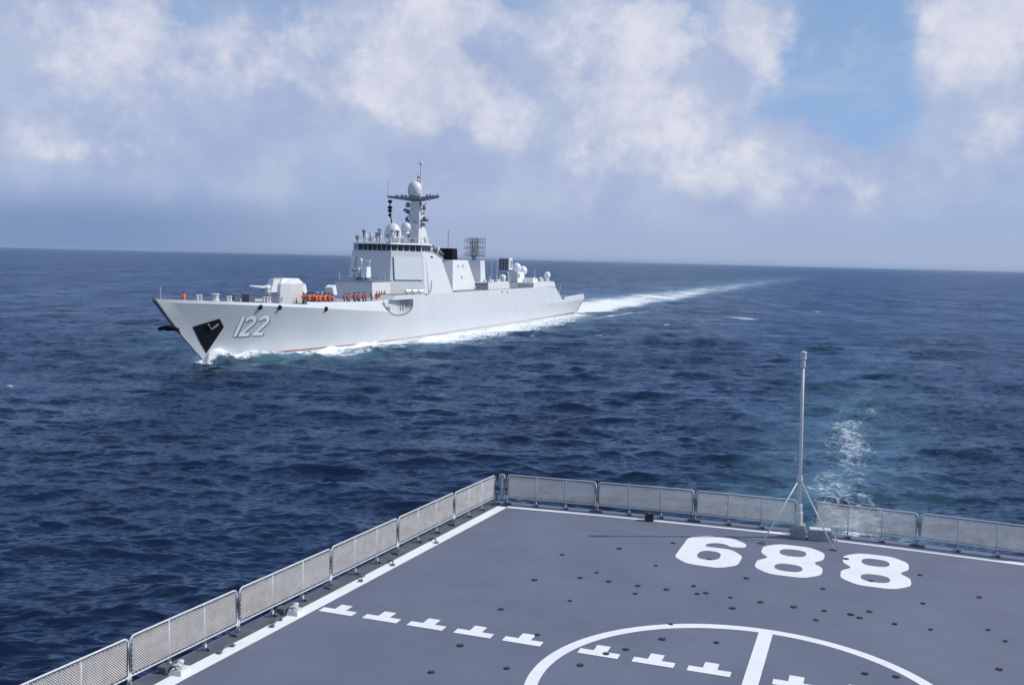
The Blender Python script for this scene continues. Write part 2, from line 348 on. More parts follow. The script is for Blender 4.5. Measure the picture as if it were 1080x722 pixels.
    lace = MR(vo.outputs['Distance'], .0, .16, .11, 0.)
    tex = M('ADD', M('ADD', M('MULTIPLY', f1.outputs['Fac'], .62), M('MULTIPLY', f2.outputs['Fac'], .40)), M('ADD', M('SUBTRACT', lace, .06), M('MULTIPLY', M('SUBTRACT', nz(3.2, 6, .7, (1, .7, 1), .5).outputs['Fac'], .5), .55)))
    thr = M('SUBTRACT', 1.02, foam)
    fm = MR(M('SUBTRACT', tex, thr), -.07, .30)
    fm = M('MULTIPLY', fm, MR(foam, .15, .85, .55, 1.0))
    fm = M('MULTIPLY', fm, MR(foam, .02, .2))
    deep = MIX(MR(nz(.02, 2, .5).outputs['Fac'], .35, .65), (.0036, .0102, .030, 1), (.0050, .0135, .038, 1))
    wcol = MIX(M('MULTIPLY', churn, M('MULTIPLY', MR(f2.outputs['Fac'], .25, .7), .9)), deep, (.105, .225, .28, 1))
    colr = MIX(fm, wcol, (.80, .83, .86, 1))
    df = N('ShaderNodeBsdfDiffuse'); nt.links.new(colr, df.inputs[0])
    gl = N('ShaderNodeBsdfGlossy'); gl.inputs['Color'].default_value = (.565, .745, .98, 1); gl.inputs['Roughness'].default_value = .14; nt.links.new(nn.outputs[0], gl.inputs['Normal'])
    fr = N('ShaderNodeFresnel'); fr.inputs['IOR'].default_value = 1.333; nt.links.new(nn.outputs[0], fr.inputs['Normal'])
    gust0 = M('MULTIPLY', MR(nz(.11, 4, .6, (1.0, .30, 1), ang, (3, 7, 0)).outputs['Fac'], .35, .66, .82, 1.14), MR(nz(.030, 3, .6, (1.0, .22, 1), ang, (13, 7, 0)).outputs['Fac'], .35, .66, .88, 1.08))
    gust = M('MULTIPLY', gust0, M('MULTIPLY', MR(nz(.030, 4, .6, (.35, 1.2, 1), ang).outputs['Fac'], .3, .7, .92, 1.08), MR(nz(.12, 4, .65, (.4, 1.2, 1), ang, (9, 2, 0)).outputs['Fac'], .3, .7, .88, 1.12)))
    cap = M('MULTIPLY', M('SUBTRACT', 1.0, M('EXPONENT', M('MULTIPLY', M('POWER', M('MULTIPLY', fr.outputs[0], 6.0), 1.35), -1.0))), .395)
    fac = M('MULTIPLY', M('MULTIPLY', cap, gust), M('SUBTRACT', 1.0, fm))
    ms = N('ShaderNodeMixShader'); nt.links.new(fac, ms.inputs[0]); nt.links.new(df.outputs[0], ms.inputs[1]); nt.links.new(gl.outputs[0], ms.inputs[2])
    nt.links.new(ms.outputs[0], nt.nodes['Material Output'].inputs[0]); nt.nodes.remove(bs)
    return m
sea = build_sea(); sea.data.materials.append(sea_material())

# ------------------------------------------------------------------ thin sea haze over the whole scene
hb_ = bpy.data.meshes.new('haze'); HX, HT = 40000., 47.
hb_.from_pydata([(x, y, z) for z in (-8, HT) for x, y in ((-HX, -HX), (HX, -HX), (HX, HX), (-HX, HX))], [], [(3, 2, 1, 0), (4, 5, 6, 7), (0, 1, 5, 4), (1, 2, 6, 5), (2, 3, 7, 6), (3, 0, 4, 7)])
haze = bpy.data.objects.new('haze', hb_); COL.objects.link(haze); haze['kind'] = 'stuff'
hm = bpy.data.materials.new('haze_air'); hm.use_nodes = True; hm.node_tree.nodes.clear()
pv = hm.node_tree.nodes.new('ShaderNodeVolumePrincipled'); pv.inputs['Color'].default_value = (.60, .76, .97, 1); pv.inputs['Density'].default_value = HAZE; pv.inputs['Anisotropy'].default_value = .2
ho = hm.node_tree.nodes.new('ShaderNodeOutputMaterial'); hm.node_tree.links.new(pv.outputs[0], ho.inputs['Volume']); hb_.materials.append(hm)

# ------------------------------------------------------------------ our ship: flight deck
DZ = 5.7
deck_m, t, b_ = new_mat('deck_paint'); nt = t
tcn = N('ShaderNodeTexCoord')
def onoise(scale, det, rough=.6, st=(1, 1, 1)):
    mp = N('ShaderNodeMapping'); mp.inputs['Scale'].default_value = st; nt.links.new(tcn.outputs['Object'], mp.inputs[0])
    n = N('ShaderNodeTexNoise'); nt.links.new(mp.outputs[0], n.inputs['Vector']); n.inputs['Scale'].default_value = scale; n.inputs['Detail'].default_value = det; n.inputs['Roughness'].default_value = rough
    return n.outputs['Fac']
dc = MIX(MR(onoise(.35, 5), .3, .7), (.110, .126, .178, 1), (.134, .152, .208, 1))
dc = MIX(MR(onoise(3.2, 6, .7), .55, .8, 0, .35), dc, (.095, .105, .135, 1))
dc = MIX(MR(onoise(1.1, 4, .6, (.25, 1.5, 1)), .60, .78, 0, .34), dc, (.20, .205, .225, 1))
dc = MIX(MR(onoise(.9, 8, .75, (1.6, .35, 1)), .60, .80, 0, .40), dc, (.075, .082, .10, 1))
dc = MIX(MR(onoise(26, 4, .7), .62, .75, 0, .30), dc, (.17, .185, .22, 1))
nt.links.new(dc, b_.inputs['Base Color']); b_.inputs['Roughness'].default_value = .72
bp = N('ShaderNodeBump'); bp.inputs['Strength'].default_value = .25; bp.inputs['Distance'].default_value = .01; nt.links.new(onoise(70, 3), bp.inputs['Height']); nt.links.new(bp.outputs[0], b_.inputs['Normal'])
mk, t, b_ = new_mat('marking_paint'); nt = t
tcn = N('ShaderNodeTexCoord')
mc = MIX(MR(onoise(6, 8, .75), .55, .70, 0, .6), (.80, .80, .80, 1), (.42, .43, .46, 1))
mc = MIX(MR(onoise(.8, 3), .45, .75, 0, .25), mc, (.58, .59, .62, 1))
nt.links.new(mc, b_.inputs['Base Color']); b_.inputs['Roughness'].default_value = .6
M_hullgrey = paint('own_hull_grey', (.42, .45, .47), .5, var=.2, scale=.7, streak=.35, dirt=(.25, .22, .19))
M_dark = paint('dark_metal', (.03, .034, .04), .55)
M_edge = paint('deck_edge_paint', (.085, .095, .12), .7, var=.35, scale=2.5)
edge = [(-15.95, -4), (-13.62, 35.3), (-13.45, 35.72), (-9.4, 36.02), (-5.8, 36.28), (-2.2, 36.4), (1.8, 36.25), (5.3, 36.0), (9.0, 35.72), (9.35, 35.3), (11.7, -4)]
body = [(x*.985+.0, y-.25 if y > 30 else y) for x, y in edge]
mb = MB(); mb.prism([(x, y, DZ-.42) for x, y in edge], [(x, y, DZ) for x, y in edge])
deck = mb.build('flight_deck', deck_m); deck['kind'] = 'structure'
mb = MB(); mb.prism([(x*.9, y-1.2 if y > 30 else y, -1.5) for x, y in body], [(x, y, DZ-.425) for x, y in body])
mb.build('ship_side', M_hullgrey, deck)
def sheet(name, polys, z, mat, holes=()):
    """flat painted sheet from outlines (with optional holes)"""
    bm = bmesh.new()
    def loop(pts):
        vs = [bm.verts.new((x, y, z)) for x, y in pts]
        return [bm.edges.new((vs[i], vs[(i+1) % len(vs)])) for i in range(len(vs))]
    es = []
    for p in polys: es += loop(p)
    for p in holes: es += loop(p)
    bmesh.ops.triangle_fill(bm, edges=es, use_beauty=True)
    bmesh.ops.recalc_face_normals(bm, faces=bm.faces)
    for f in bm.faces:
        if f.normal.z < 0: f.normal_flip()
    me = bpy.data.meshes.new(name); bm.to_mesh(me); bm.free(); me.materials.append(mat)
    o = bpy.data.objects.new(name, me); COL.objects.link(o); o.parent = deck
    return o
def band(line, w):
    """polygon of a painted line of width w along a polyline"""
    L = []; Rr = []
    for i, p in enumerate(line):
        a = Vector(line[max(i-1, 0)]); c = Vector(line[min(i+1, len(line)-1)]); d = (c-a).normalized(); n = Vector((-d.y, d.x))
        L.append((p[0]+n.x*w/2, p[1]+n.y*w/2)); Rr.append((p[0]-n.x*w/2, p[1]-n.y*w/2))
    return L+Rr[::-1]
sheet('edge_strip', [[(-15.90, -4), (-13.57, 35.25), (-13.41, 35.68), (-12.75, 35.12), (-14.98, -4)]], DZ+.004, M_edge)
port_line = [(-14.86, -4), (-13.95, 17.6), (-13.52, 24.0), (-13.25, 28.3), (-12.83, 34.93)]
aft_line = [(-12.66, 34.99), (-10.67, 35.17), (-8.92, 35.34), (-5.6, 35.50), (-2.4, 35.58), (1.7, 35.36), (4.86, 35.10), (8.2, 34.8)]
sheet('border_line', [band(port_line, .40)], DZ+.008, mk)
sheet('border_line', [band(aft_line, .30)], DZ+.008, mk)
cx_, cy_ = -2.22, 21.17
circ = lambda r: [(cx_+r*math.cos(2*math.pi*i/128), cy_+r*math.sin(2*math.pi*i/128)) for i in range(128)]
sheet('landing_circle', [circ(4.71)], DZ+.004, mk, [circ(4.42)])
sheet('centre_line', [[(-2.38, 14), (-2.03, 14), (-2.03, 25.58), (-2.38, 25.58)]], DZ+.008, mk)
TX = [-12.83, -11.55, -10.28, -8.99, -7.70, -5.78, -4.46, -3.17, -1.26, .02, 1.31, 3.26, 4.55, 5.84]
for x in TX:
    y0 = 22.46
    sheet('approach_mark', [[(x-.49, y0), (x+.49, y0), (x+.49, y0+.30), (x+.165, y0+.30), (x+.165, y0+.66), (x-.165, y0+.66), (x-.165, y0+.30), (x-.49, y0+.30)]], DZ+.0085, mk)
def rnd(pts, r=.28, n=4):
    """round the corners of an outline"""
    out = []
    for i, p in enumerate(pts):
        a = Vector(pts[i-1]); p = Vector(p); c = Vector(pts[(i+1) % len(pts)])
        k = min(r, (a-p).length*.45, (c-p).length*.45)
        s_, e_ = p+(a-p).normalized()*k, p+(c-p).normalized()*k
        for j in range(n+1):
            t_ = j/n; q = s_*(1-t_)**2+p*2*t_*(1-t_)+e_*t_**2; out.append((q.x, q.y))
    return out
ell = lambda cx, cy, rx, ry, n=24: [(cx+rx*math.copysign(abs(math.cos(2*math.pi*i/n))**.8, math.cos(2*math.pi*i/n)), cy+ry*math.copysign(abs(math.sin(2*math.pi*i/n))**.8, math.sin(2*math.pi*i/n))) for i in range(n)]
six = [(-5.62, 31.25), (-5.12, 30.68), (-4.12, 30.62), (-3.62, 31.15), (-3.60, 32.22), (-4.05, 32.83), (-4.92, 32.83), (-4.90, 33.18), (-4.62, 33.42), (-4.30, 33.38), (-4.12, 33.12), (-3.62, 33.22), (-3.66, 33.70), (-4.15, 34.18), (-5.10, 34.18), (-5.60, 33.66)]
sheet('hull_number', [rnd(six, .24)], DZ+.004, mk, [ell(-4.62, 31.86, .36, .52)])
def eight(x0):
    o = [(0, 31.2), (.5, 30.68), (1.5, 30.68), (2.0, 31.2), (2.0, 32.0), (1.66, 32.42), (1.98, 32.86), (1.98, 33.68), (1.48, 34.2), (.52, 34.2), (.02, 33.68), (.02, 32.86), (.34, 32.42), (0, 32.0)]
    sheet('hull_number', [rnd([(x0+a, b) for a, b in o], .24)], DZ+.004, mk, [ell(x0+1, 31.56, .42, .40), ell(x0+1, 33.28, .42, .42)])
eight(-3.13); eight(-.60)
# tie-down sockets let into the deck
TIE = [(-8.94,29.94),(-7.44,31.39),(-5.96,30.05),(-8.94,27.20),(-7.77,27.95),(-7.46,28.62),(-6.91,27.95),(-5.95,27.22),(-6.04,27.93),(-7.47,25.89),(-8.97,24.51),(-7.50,23.15),(-5.61,22.65),(-5.24,23.12),(-5.99,21.77),(-7.49,20.93),(-8.99,21.76),(-8.98,20.06),(-5.94,32.76),(-3.21,29.95),(-4.54,28.57),(-5.21,27.94),(-4.33,27.93),(-4.11,28.10),(-3.41,27.99),(-3.24,27.13),(-2.58,27.94),(-1.69,27.91),(-1.02,29.87),(-0.89,27.93),(-1.06,27.10),(-0.21,27.93),(0.02,27.75),(0.26,28.37),(0.89,27.65),(1.76,27.59),(1.66,29.70),(1.69,32.48),(3.20,30.95),(3.17,28.18),(3.50,27.48),(3.15,25.44),(0.87,24.01),(0.20,23.91),(-3.27,24.44),(-4.56,24.13),(-4.56,25.23),(-4.53,31.42),(0.28,31.23),(-0.49,33.30)]
mb = MB(); mb.lathe((0, 0, 0), [(.115, .0), (.115, .012), (.085, .016), (.07, .006)], 14)
tie0 = mb.build('tie_down_socket', M_dark, deck)
mb = MB(); mb.box((0, 0, .016), (.17, .03, .02)); mb.box((0, 0, .016), (.03, .17, .021)); bar0 = mb.build('cross_bar', paint('worn_steel', (.16, .17, .19), .5, .6), tie0)
rt = random.Random(4)
for i, (x, y) in enumerate(TIE):
    if i == 0: o = tie0
    else:
        o = tie0.copy(); COL.objects.link(o); o.parent = deck
        c = bar0.copy(); COL.objects.link(c); c.parent = o
    s_ = rt.choice((.5, .6, .7, .8)); o.location = (x, y, DZ+.010); o.rotation_euler = (0, 0, rt.uniform(0, 1.5)); o.scale = (s_, s_, 1)

# ------------------------------------------------------------------ netted railing panels
M_rail = paint('rail_white', (.62, .64, .66), .42, var=.15, scale=4, streak=.2, dirt=(.35, .30, .26))
M_net = paint('net_wire', (.82, .77, .70), .6, var=.25, scale=3)
M_foot = paint('rail_foot', (.10, .11, .13), .55, var=.3, scale=8)
def rail_panel(p0, p1, label, feet=True, lean=0., seed=0):
    p0, p1 = Vector(p0), Vector(p1); L = (p1-p0).length; rz = math.atan2(p1.y-p0.y, p1.x-p0.x)
    rnd_ = random.Random(seed)
    root = empty('railing_panel', (p0.x, p0.y, DZ), rz, label=label, cat='railing', group='netted railing panels round the flight deck')
    root.rotation_euler = (lean+rnd_.uniform(-.012, .012), rnd_.uniform(-.004, .004), rz)
    z0, z1 = .25, 1.12; rc = min(.13, L*.3)
    pts = []
    for cx, cz, a0 in ((L-rc, z1-rc, 0), (rc, z1-rc, 90), (rc, z0+.05, 180), (L-rc, z0+.05, 270)):
        r_ = rc if cz > .5 else .05
        cxx = cx if cz > .5 else (.05 if cx < L/2 else L-.05)
        for k in range(5): a = R_(a0+k*22.5); pts.append((cxx+r_*math.cos(a), 0, cz+r_*math.sin(a)))
    mb = MB(); mb.tube(pts, .021, 8, True); fr = mb.build('frame', M_rail, root, True)
    n = max(1, round(L/1.2))
    xs = [L*i/n for i in range(n+1)]
    for i, x in enumerate(xs):
        end = i in (0, n); xx = min(max(x, .0), L)
        mb = MB(); mb.tube([(xx, 0.001, .0), (xx, 0.001, (z0+.08) if end else z1)], .026 if end else .017, 8)
        if not end: mb.box((xx, .0, .08), (.06, .07, .16))
        po = mb.build('post', M_rail, root, True)
        if feet:
            m2 = MB(); m2.box((xx+(.06 if end else .05)*(-1 if i == n else 1), -.05, .035), (.26 if end else .12, .20, .07)); m2.tube([(xx-.09, -.06, .03), (xx-.09, -.06, .16), (xx+.02, -.03, .19)], .016, 6)
            m2.build('foot_bracket', M_foot, po)
    # woven wire net: two families of diagonal wires clipped to the frame
    mb = MB(); a_, b0, x0, x1 = z0+.045, z1-.045, .045, L-.045; H = b0-a_; sp = .058; wr = .0062
    for sgn in (1, -1):
        c = -H
        while c < (x1-x0):
            xa, za, xb, zb = x0+c, 0., x0+c+H, H
            if xa < x0: za += x0-xa; xa = x0
            if xb > x1: zb -= xb-x1; xb = x1
            if xb-xa > .01:
                A = Vector((xa, .002*sgn, (a_+za) if sgn > 0 else (b0-za))); B = Vector((xb, .002*sgn, (a_+zb) if sgn > 0 else (b0-zb)))
                d = (B-A).normalized(); nrm_ = Vector((0, 1, 0)); w = d.cross(nrm_)
                vs = []
                for P in (A, B):
                    for q in (w*wr, nrm_*wr, -w*wr, -nrm_*wr): vs.append(P+q)
                mb.add(vs, [(0, 1, 5, 4), (1, 2, 6, 5), (2, 3, 7, 6), (3, 0, 4, 7)])
            c += sp
    mb.build('net', M_net, root)
    # lacing cord wound round the frame, tying the net on
    mb = MB(); q = []
    path = [(.03, z0+.03), (.03, z1-.03), (L-.03, z1-.03), (L-.03, z0+.03), (.03, z0+.03)]
    for (xa, za), (xb, zb) in zip(path, path[1:]):
        d = math.hypot(xb-xa, zb-za); m_ = max(4, int(d/.022)); ox, oz = (0, 1) if abs(zb-za) < .01 else (1, 0)
        cz = (z0+z1)/2; cxm = L/2
        for k in range(m_):
            f_ = k/m_; x, z = xa+(xb-xa)*f_, za+(zb-za)*f_; a = k*math.pi/2.5; w = .026
            si_ = -1 if (oz and z > cz) or (ox and x > cxm) else 1
            q.append((x+ox*si_*(.012+w*math.cos(a)), .034*math.sin(a), z+oz*si_*(.012+w*math.cos(a))))
    mb.tube(q, .0075, 4, True); mb.build('lacing', M_foot, root)
    return root
kx = lambda y: -13.27-(35.26-y)*.0685
ports = [(9.05, 12.85, 'netted railing panel at the left deck edge, outside the bottom of the photo'), (12.97, 16.75, 'nearest railing panel in the bottom left corner, cut off by the photo edge'),
         (16.81, 20.28, 'port railing panel beside the nearest white deck fitting at the bottom'), (20.34, 24.26, 'port railing panel beside the second white fitting on the border line'),
         (24.32, 27.96, 'port railing panel level with the first white T marks, third from the corner'), (28.02, 31.82, 'sunlit port railing panel second from the far deck corner'), (31.88, 35.2, 'sunlit port railing panel ending at the far deck corner')]
for i, (y0, y1, lb) in enumerate(ports[1:]): rail_panel((kx(y0), y0), (kx(y1), y1), lb, seed=i)
af = lambda x: interp(x, [(-13.2, 35.38), (-12.9, 35.45), (-9.4, 35.75), (-5.8, 35.98), (-2.2, 36.1), (1.7, 35.95), (5.3, 35.68), (9, 35.4)])
afts = [(-13.15, -12.95, 'narrow railing piece closing the corner between port and stern rails'), (-12.85, -9.44, 'stern railing panel next to the port corner, sea behind it'),
        (-9.36, -5.84, 'stern railing panel directly behind the small black box on the deck'), (-5.76, -2.26, 'stern railing panel left of the flagstaff, behind the painted six'),
        (-1.62, 1.69, 'stern railing panel right of the flagstaff with foamy wake behind it'), (1.77, 5.30, 'rightmost stern railing panel, running out of the photo on the right')]
for i, (x0, x1, lb) in enumerate(afts): rail_panel((x0, af(x0)), (x1, af(x1)), lb, feet=(i > 0), seed=20+i)
# ------------------------------------------------------------------ flagstaff
M_staff = paint('staff_grey', (.50, .53, .56), .4, var=.15, scale=3, streak=.2)
M_base = paint('staff_base_grey', (.26, .30, .31), .55, var=.3, scale=5, streak=.3)
FX, FY = -2.12, 35.32
st = empty('flagstaff', (FX, FY, DZ), label='tall grey flagstaff with two slanting brace legs at the deck stern edge', cat='flagstaff')
mb = MB(); mb.tube([(0, 0, .4), (-.05, 0, 3.4), (-.10, 0, 5.95)], .070, 12, r2=.052); mb.build('pole', M_staff, st, True)
mb = MB(); mb.lathe((0, 0, .38), [(.13, 0), (.13, .5), (.10, .52), (.10, .75), (.08, .78)], 12); mb.build('socket', M_staff, st)
mb = MB(); mb.prism([(-.26, -.24, 0), (.26, -.24, 0), (.26, .24, 0), (-.26, .24, 0)], [(-.22, -.2, .46), (.22, -.2, .46), (.22, .2, .46), (-.22, .2, .46)])
for x in (-.16, 0, .16): mb.box((x, -.25, .2), (.04, .05, .4))
mb.build('base', M_base, st)
for lx, ly in ((-3.18-FX, 33.98-FY), (-.91-FX, 34.18-FY)):
    mb = MB(); mb.tube([(-.03, -.02, 2.06), (lx, ly, .04)], .026, 8); br = mb.build('brace_leg', M_staff, st, True)
    mb = MB(); mb.box((lx, ly, .02), (.22, .16, .04)); mb.build('foot_plate', M_foot, br)
mb = MB(); mb.lathe((-.03, 0, 1.98), [(.10, 0), (.10, .16)], 12); mb.build('collar', M_staff, st)
mb = MB(); mb.lathe((-.10, 0, 5.88), [(.085, 0), (.085, .18), (.06, .2), (.06, .26), (.11, .27), (.11, .33), (.095, .34), (.095, .46), (.11, .47), (.10, .52), (.03, .55)], 12); mb.build('masthead_lamp', M_staff, st)
mb = MB(); mb.box((-.18, -.03, 2.72), (.10, .05, .10)); mb.tube([(-.2, -.05, 2.6), (-.2, -.05, 2.86)], .014, 6); mb.build('halyard_cleat', M_staff, st)
mb = MB(); mb.tube([(-.02, -.10, 1.1), (-.2, -.09, 2.7), (-.17, -.08, 5.8)], .006, 4); mb.build('halyard', M_staff, st)
bx = empty('deck_winch_box', (FX+.72, FY+.02, DZ), .12, label='low rounded grey box on the deck right beside the flagstaff base', cat='winch box')
mb = MB(); mb.prism([(-.40, -.2, 0), (.40, -.2, 0), (.40, .2, 0), (-.40, .2, 0)], [(-.36, -.17, .34), (.34, -.17, .34), (.34, .17, .34), (-.36, .17, .34)]); mb.build('housing', M_base, bx)
mb = MB(); mb.box((0, 0, .361), (.70, .36, .04)); mb.build('lid', M_rail, bx)
mb = MB(); mb.tube([(.42, -.08, 0), (.50, -.08, .16), (.56, -.06, .02)], .03, 6); mb.build('hose_end', M_rail, bx)
mb = MB(); mb.box((0, 0, .13), (.30, .22, .24)); mb.box((0, 0, .265), (.34, .26, .03)); mb.box((-.1, 0, .30), (.04, .12, .05)); mb.box((.1, 0, .30), (.04, .12, .05))
o = mb.build('deck_box', M_dark, loc=(-7.30, 35.30, DZ)); o.rotation_euler = (0, 0, .05); tag(o, 'small black box standing on the stern white line by the railing', 'box')
for x, y, rz, lb in ((-14.06, 17.85, .1, 'white deck fitting nearest the bottom left corner, at the white line'), (-13.74, 22.05, .08, 'white deck fitting on the port line before the first T mark')):
    r = empty('fairlead', (x, y, DZ), rz, label=lb, cat='deck fitting'); r.scale = (.72, .72, .72)
    mb = MB(); mb.prism([(-.26, -.30, 0), (.20, -.30, 0), (.20, .30, 0), (-.26, .30, 0)], [(-.20, -.24, .16), (.16, -.24, .16), (.16, .24, .16), (-.20, .24, .16)]); mb.build('base', M_rail, r)
    mb = MB(); mb.tube([(-.04, -.18, .14), (-.10, -.18, .30), (.04, -.16, .34), (.10, -.10, .22)], .05, 8); mb.lathe((-.06, .10, .15), [(.10, 0), (.08, .12), (.11, .16), (.10, .2)], 12); mb.build('horn', M_rail, r, True)
    mb = MB(); mb.box((-.52, -.05, .10), (.30, .36, .20)); mb.tube([(-.64, -.3, .05), (-.7, .3, .05)], .05, 6); mb.build('chock', M_foot, r)
for y, k in ((19.3, 0), (21.2, 1), (25.2, 2), (26.9, 3), (29.6, 4)):
    mb = MB(); mb.tube([(0, -.2, .03), (.03, -.05, .09), (-.02, .1, .09), (.02, .25, .03)], .022, 6); mb.box((0, -.22, .025), (.12, .08, .05)); mb.box((.02, .26, .025), (.12, .08, .05))
    o = mb.build('lashing_cleat', M_foot, loc=(kx(y)+.42, y, DZ+.005)); o.rotation_euler = (0, 0, .2*k)
    tag(o, 'small dark steel cleat bolted on the grey strip below the port railing', 'cleat', 'steel cleats along the port deck edge')

# ------------------------------------------------------------------ destroyer
S0 = 80.0
SHIP = empty('destroyer', (SHX, SHY-S0, 0), label='large light grey destroyer numbered 122 steaming through the blue sea', cat='warship')
P = lambda s, b, z: (b, S0-s, z)
M_hull = paint('ship_grey', (.565, .59, .605), .45, var=.06, scale=.22, streak=.16, dirt=(.42, .43, .41))
M_sup = paint('superstructure_grey', (.65, .66, .672), .45, var=.05, scale=.3, streak=.10, dirt=(.50, .50, .47))
M_white = paint('white_paint', (.80, .81, .82), .4, var=.05)
M_shadow = paint('number_shade_grey', (.10, .10, .125), .5)
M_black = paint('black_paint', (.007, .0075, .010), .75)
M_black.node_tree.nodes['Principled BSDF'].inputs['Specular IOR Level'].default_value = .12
M_panel = paint('radar_panel_grey', (.73, .78, .79), .5, var=.04, scale=.4)
M_mid = paint('mid_grey', (.22, .24, .27), .5, var=.2)
M_glass = paint('bridge_glass', (.015, .02, .03), .12, var=.1)
M_red = paint('boot_red', (.30, .055, .04), .55, var=.25, scale=.8)
M_deck2 = paint('weather_deck_grey', (.16, .18, .19), .7, var=.2)
M_gunmetal = paint('gun_metal', (.10, .11, .13), .4)
kn_z = [(-6.6, 4.1), (17, 3.9), (24, 4.1), (58, 4.5), (98, 4.5), (120, 5.7), (140, 7.0), (150, 7.6), (158, 8.05), (166.8, 8.45)]
kn_b = [(-6, 7.5), (20, 8.4), (60, 8.8), (110, 8.8), (125, 8.3), (140, 6.9), (150, 5.2), (158, 3.2), (163, 1.6), (166.4, .14)]
tp_z = [(-6.6, 5.15), (17.2, 4.65), (17.6, 4.75), (23.2, 8.25), (114.5, 8.25), (116, 7.5), (118, 7.12), (122, 7.02), (139, 7.42), (150, 8.0), (158, 8.4), (166.8, 8.85)]
wl_b = [(-2.5, 6.3), (20, 7.6), (45, 8.45), (80, 8.5), (108, 8.4), (120, 7.6), (130, 6.1), (143, 3.7), (149, 1.9), (153, .85), (156.8, .08)]
ROWS = [(-3.0, .0), (-1.4, .0), (0, 0), (None, .25), (None, .5), (None, .75), (None, 1.0), (None, 2.0)]
def hull_row(k, s_nom, u):
    """point of hull row k at fraction u of its own length"""
    bow = [150.5, 154.0, 156.8, 159.4, 161.9, 164.3, 166.5, 166.9][k]; ste = [0, -1.4, -2.5, -3.4, -4.3, -5.2, -6.0, -6.7][k]
    s = ste+u*(bow-ste); sk = -6.0+u*172.5; sw = -2.5+u*159.3; stp = -6.7+u*173.6
    wb, kb, kz = interp(sw, wl_b), interp(sk, kn_b), interp(sk, kn_z)
    if k == 0: return s, wb*.35, -3.2
    if k == 1: return s, wb*.88, -1.5
    if k == 2: return s, wb, 0.
    if k <= 6:
        t_ = (k-2)/4.; p = interp(sk, [(0, .9), (100, .9), (130, 1.25), (150, 1.5)])
        return s, wb+(kb-wb)*t_**p, kz*t_
    tz = interp(stp, tp_z); return s, max(kb-(tz-kz)*interp(stp, [(113, .14), (119, .55), (150, .6), (160, .3)]), .10), tz
us = sorted(set([i/70 for i in range(71)] + [((s+6.7)/173.6) for s in (17.1, 17.6, 20, 23.2, 114.5, 116, 117, 118, 120, 162, 164.5, 165.7)]))
NR = 8
mb = MB(); vs = []; fs = []
for u in us:
    side = [hull_row(k, None, u) for k in range(NR)]
    vs += [P(s, b, z) for s, b, z in side] + [P(s, -b, z) for s, b, z in side]
for i in range(len(us)-1):
    o0, o1 = i*2*NR, (i+1)*2*NR
    for k in range(NR-1):
        fs.append((o0+k, o1+k, o1+k+1, o0+k+1)); fs.append((o0+NR+k, o0+NR+k+1, o1+NR+k+1, o1+NR+k))
    fs.append((o0+NR-1, o1+NR-1, o1+2*NR-1, o0+2*NR-1))
    fs.append((o0, o0+NR, o1+NR, o1))
fs.append(tuple(range(NR))+tuple(range(2*NR-1, NR-1, -1)))
l0 = (len(us)-1)*2*NR; fs.append(tuple(l0+i for i in list(range(NR))+list(range(2*NR-1, NR-1, -1))))
mb.add(vs, fs)
hull = mb.build('hull', M_hull, SHIP); smooth_angle(hull, 14)
tree = BVHTree.FromPolygons([Vector(v) for v in mb.v], mb.f)
def hb(s, z, default=8.):
    """half breadth of the port hull side at station s, height z"""
    h = tree.ray_cast(Vector((30, S0-s, z)), Vector((-1, 0, 0)))
    return (h[0].x if h[0] else default), (h[1] if h[1] else Vector((1, 0, 0)))
# boat bay cut into the port side
def cut(o, cutter):
    md = o.modifiers.new('bay', 'BOOLEAN'); md.operation = 'DIFFERENCE'; md.object = cutter; md.solver = 'EXACT'
    dg = bpy.context.evaluated_depsgraph_get(); me = bpy.data.meshes.new_from_object(o.evaluated_get(dg))
    o.modifiers.clear(); o.data = me
    bpy.data.objects.remove(cutter)
prof = [(119.3, 7.5)] + [(114.2+5.1*math.cos(R_(a)), 7.2-2.35*math.sin(R_(a))**.8) for a in range(0, 181, 15)] + [(109.1, 7.5)]
mb = MB(); mb.prism([P(s, 7.3, z) for s, z in prof], [P(s, 11, z) for s, z in prof])
cutter = mb.build('cutter', M_mid, SHIP); bpy.context.view_layer.update(); cut(hull, cutter); smooth_angle(hull, 14)
def on_hull(pts, off):
    out = []
    for s, z in pts:
        b, n = hb(s, z); n = n if n.x > 0 else -n; q = Vector((b, S0-s, z))+n*off; out.append(tuple(q))
    return out
def patch(name, s0, s1, mat, pts, off, nz=1):
    mb = MB(); v = on_hull(pts, off); mb.add(v, [tuple(range(len(v)))]); w = on_hull(pts, -.1); n = len(v)
    mb.add(v+w, [(i, (i+1) % n, n+(i+1) % n, n+i) for i in range(n)])
    return mb.build(name, mat, SHIP)
# boot stripe
mb = MB(); ss = np.linspace(152, 1, 90)
for z0, z1 in ((-.6, .62),):
    top = on_hull([(s, z1) for s in ss], .03); bot = on_hull([(s, z0) for s in ss], .03); n = len(ss)
    mb.add(top+bot, [(i, i+1, n+i+1, n+i) for i in range(n-1)])
mb.build('boot_stripe', M_red, SHIP)
# dark strips painting in the shaded starboard bow seen past the stem
mb = MB(); pts = [hull_row(k, None, 1.0) for k in range(2, 8)]
mb.tube([P(s+.02, 0, z) for s, b, z in pts[2:]], .16, 8, r2=.30); mb.build('stem_shade', M_gunmetal, SHIP, True)
mb = MB(); mb.tube([P(s+.02, 0, z) for s, b, z in pts[:3]], .13, 8); mb.build('stem_shade_low', M_mid, SHIP, True)
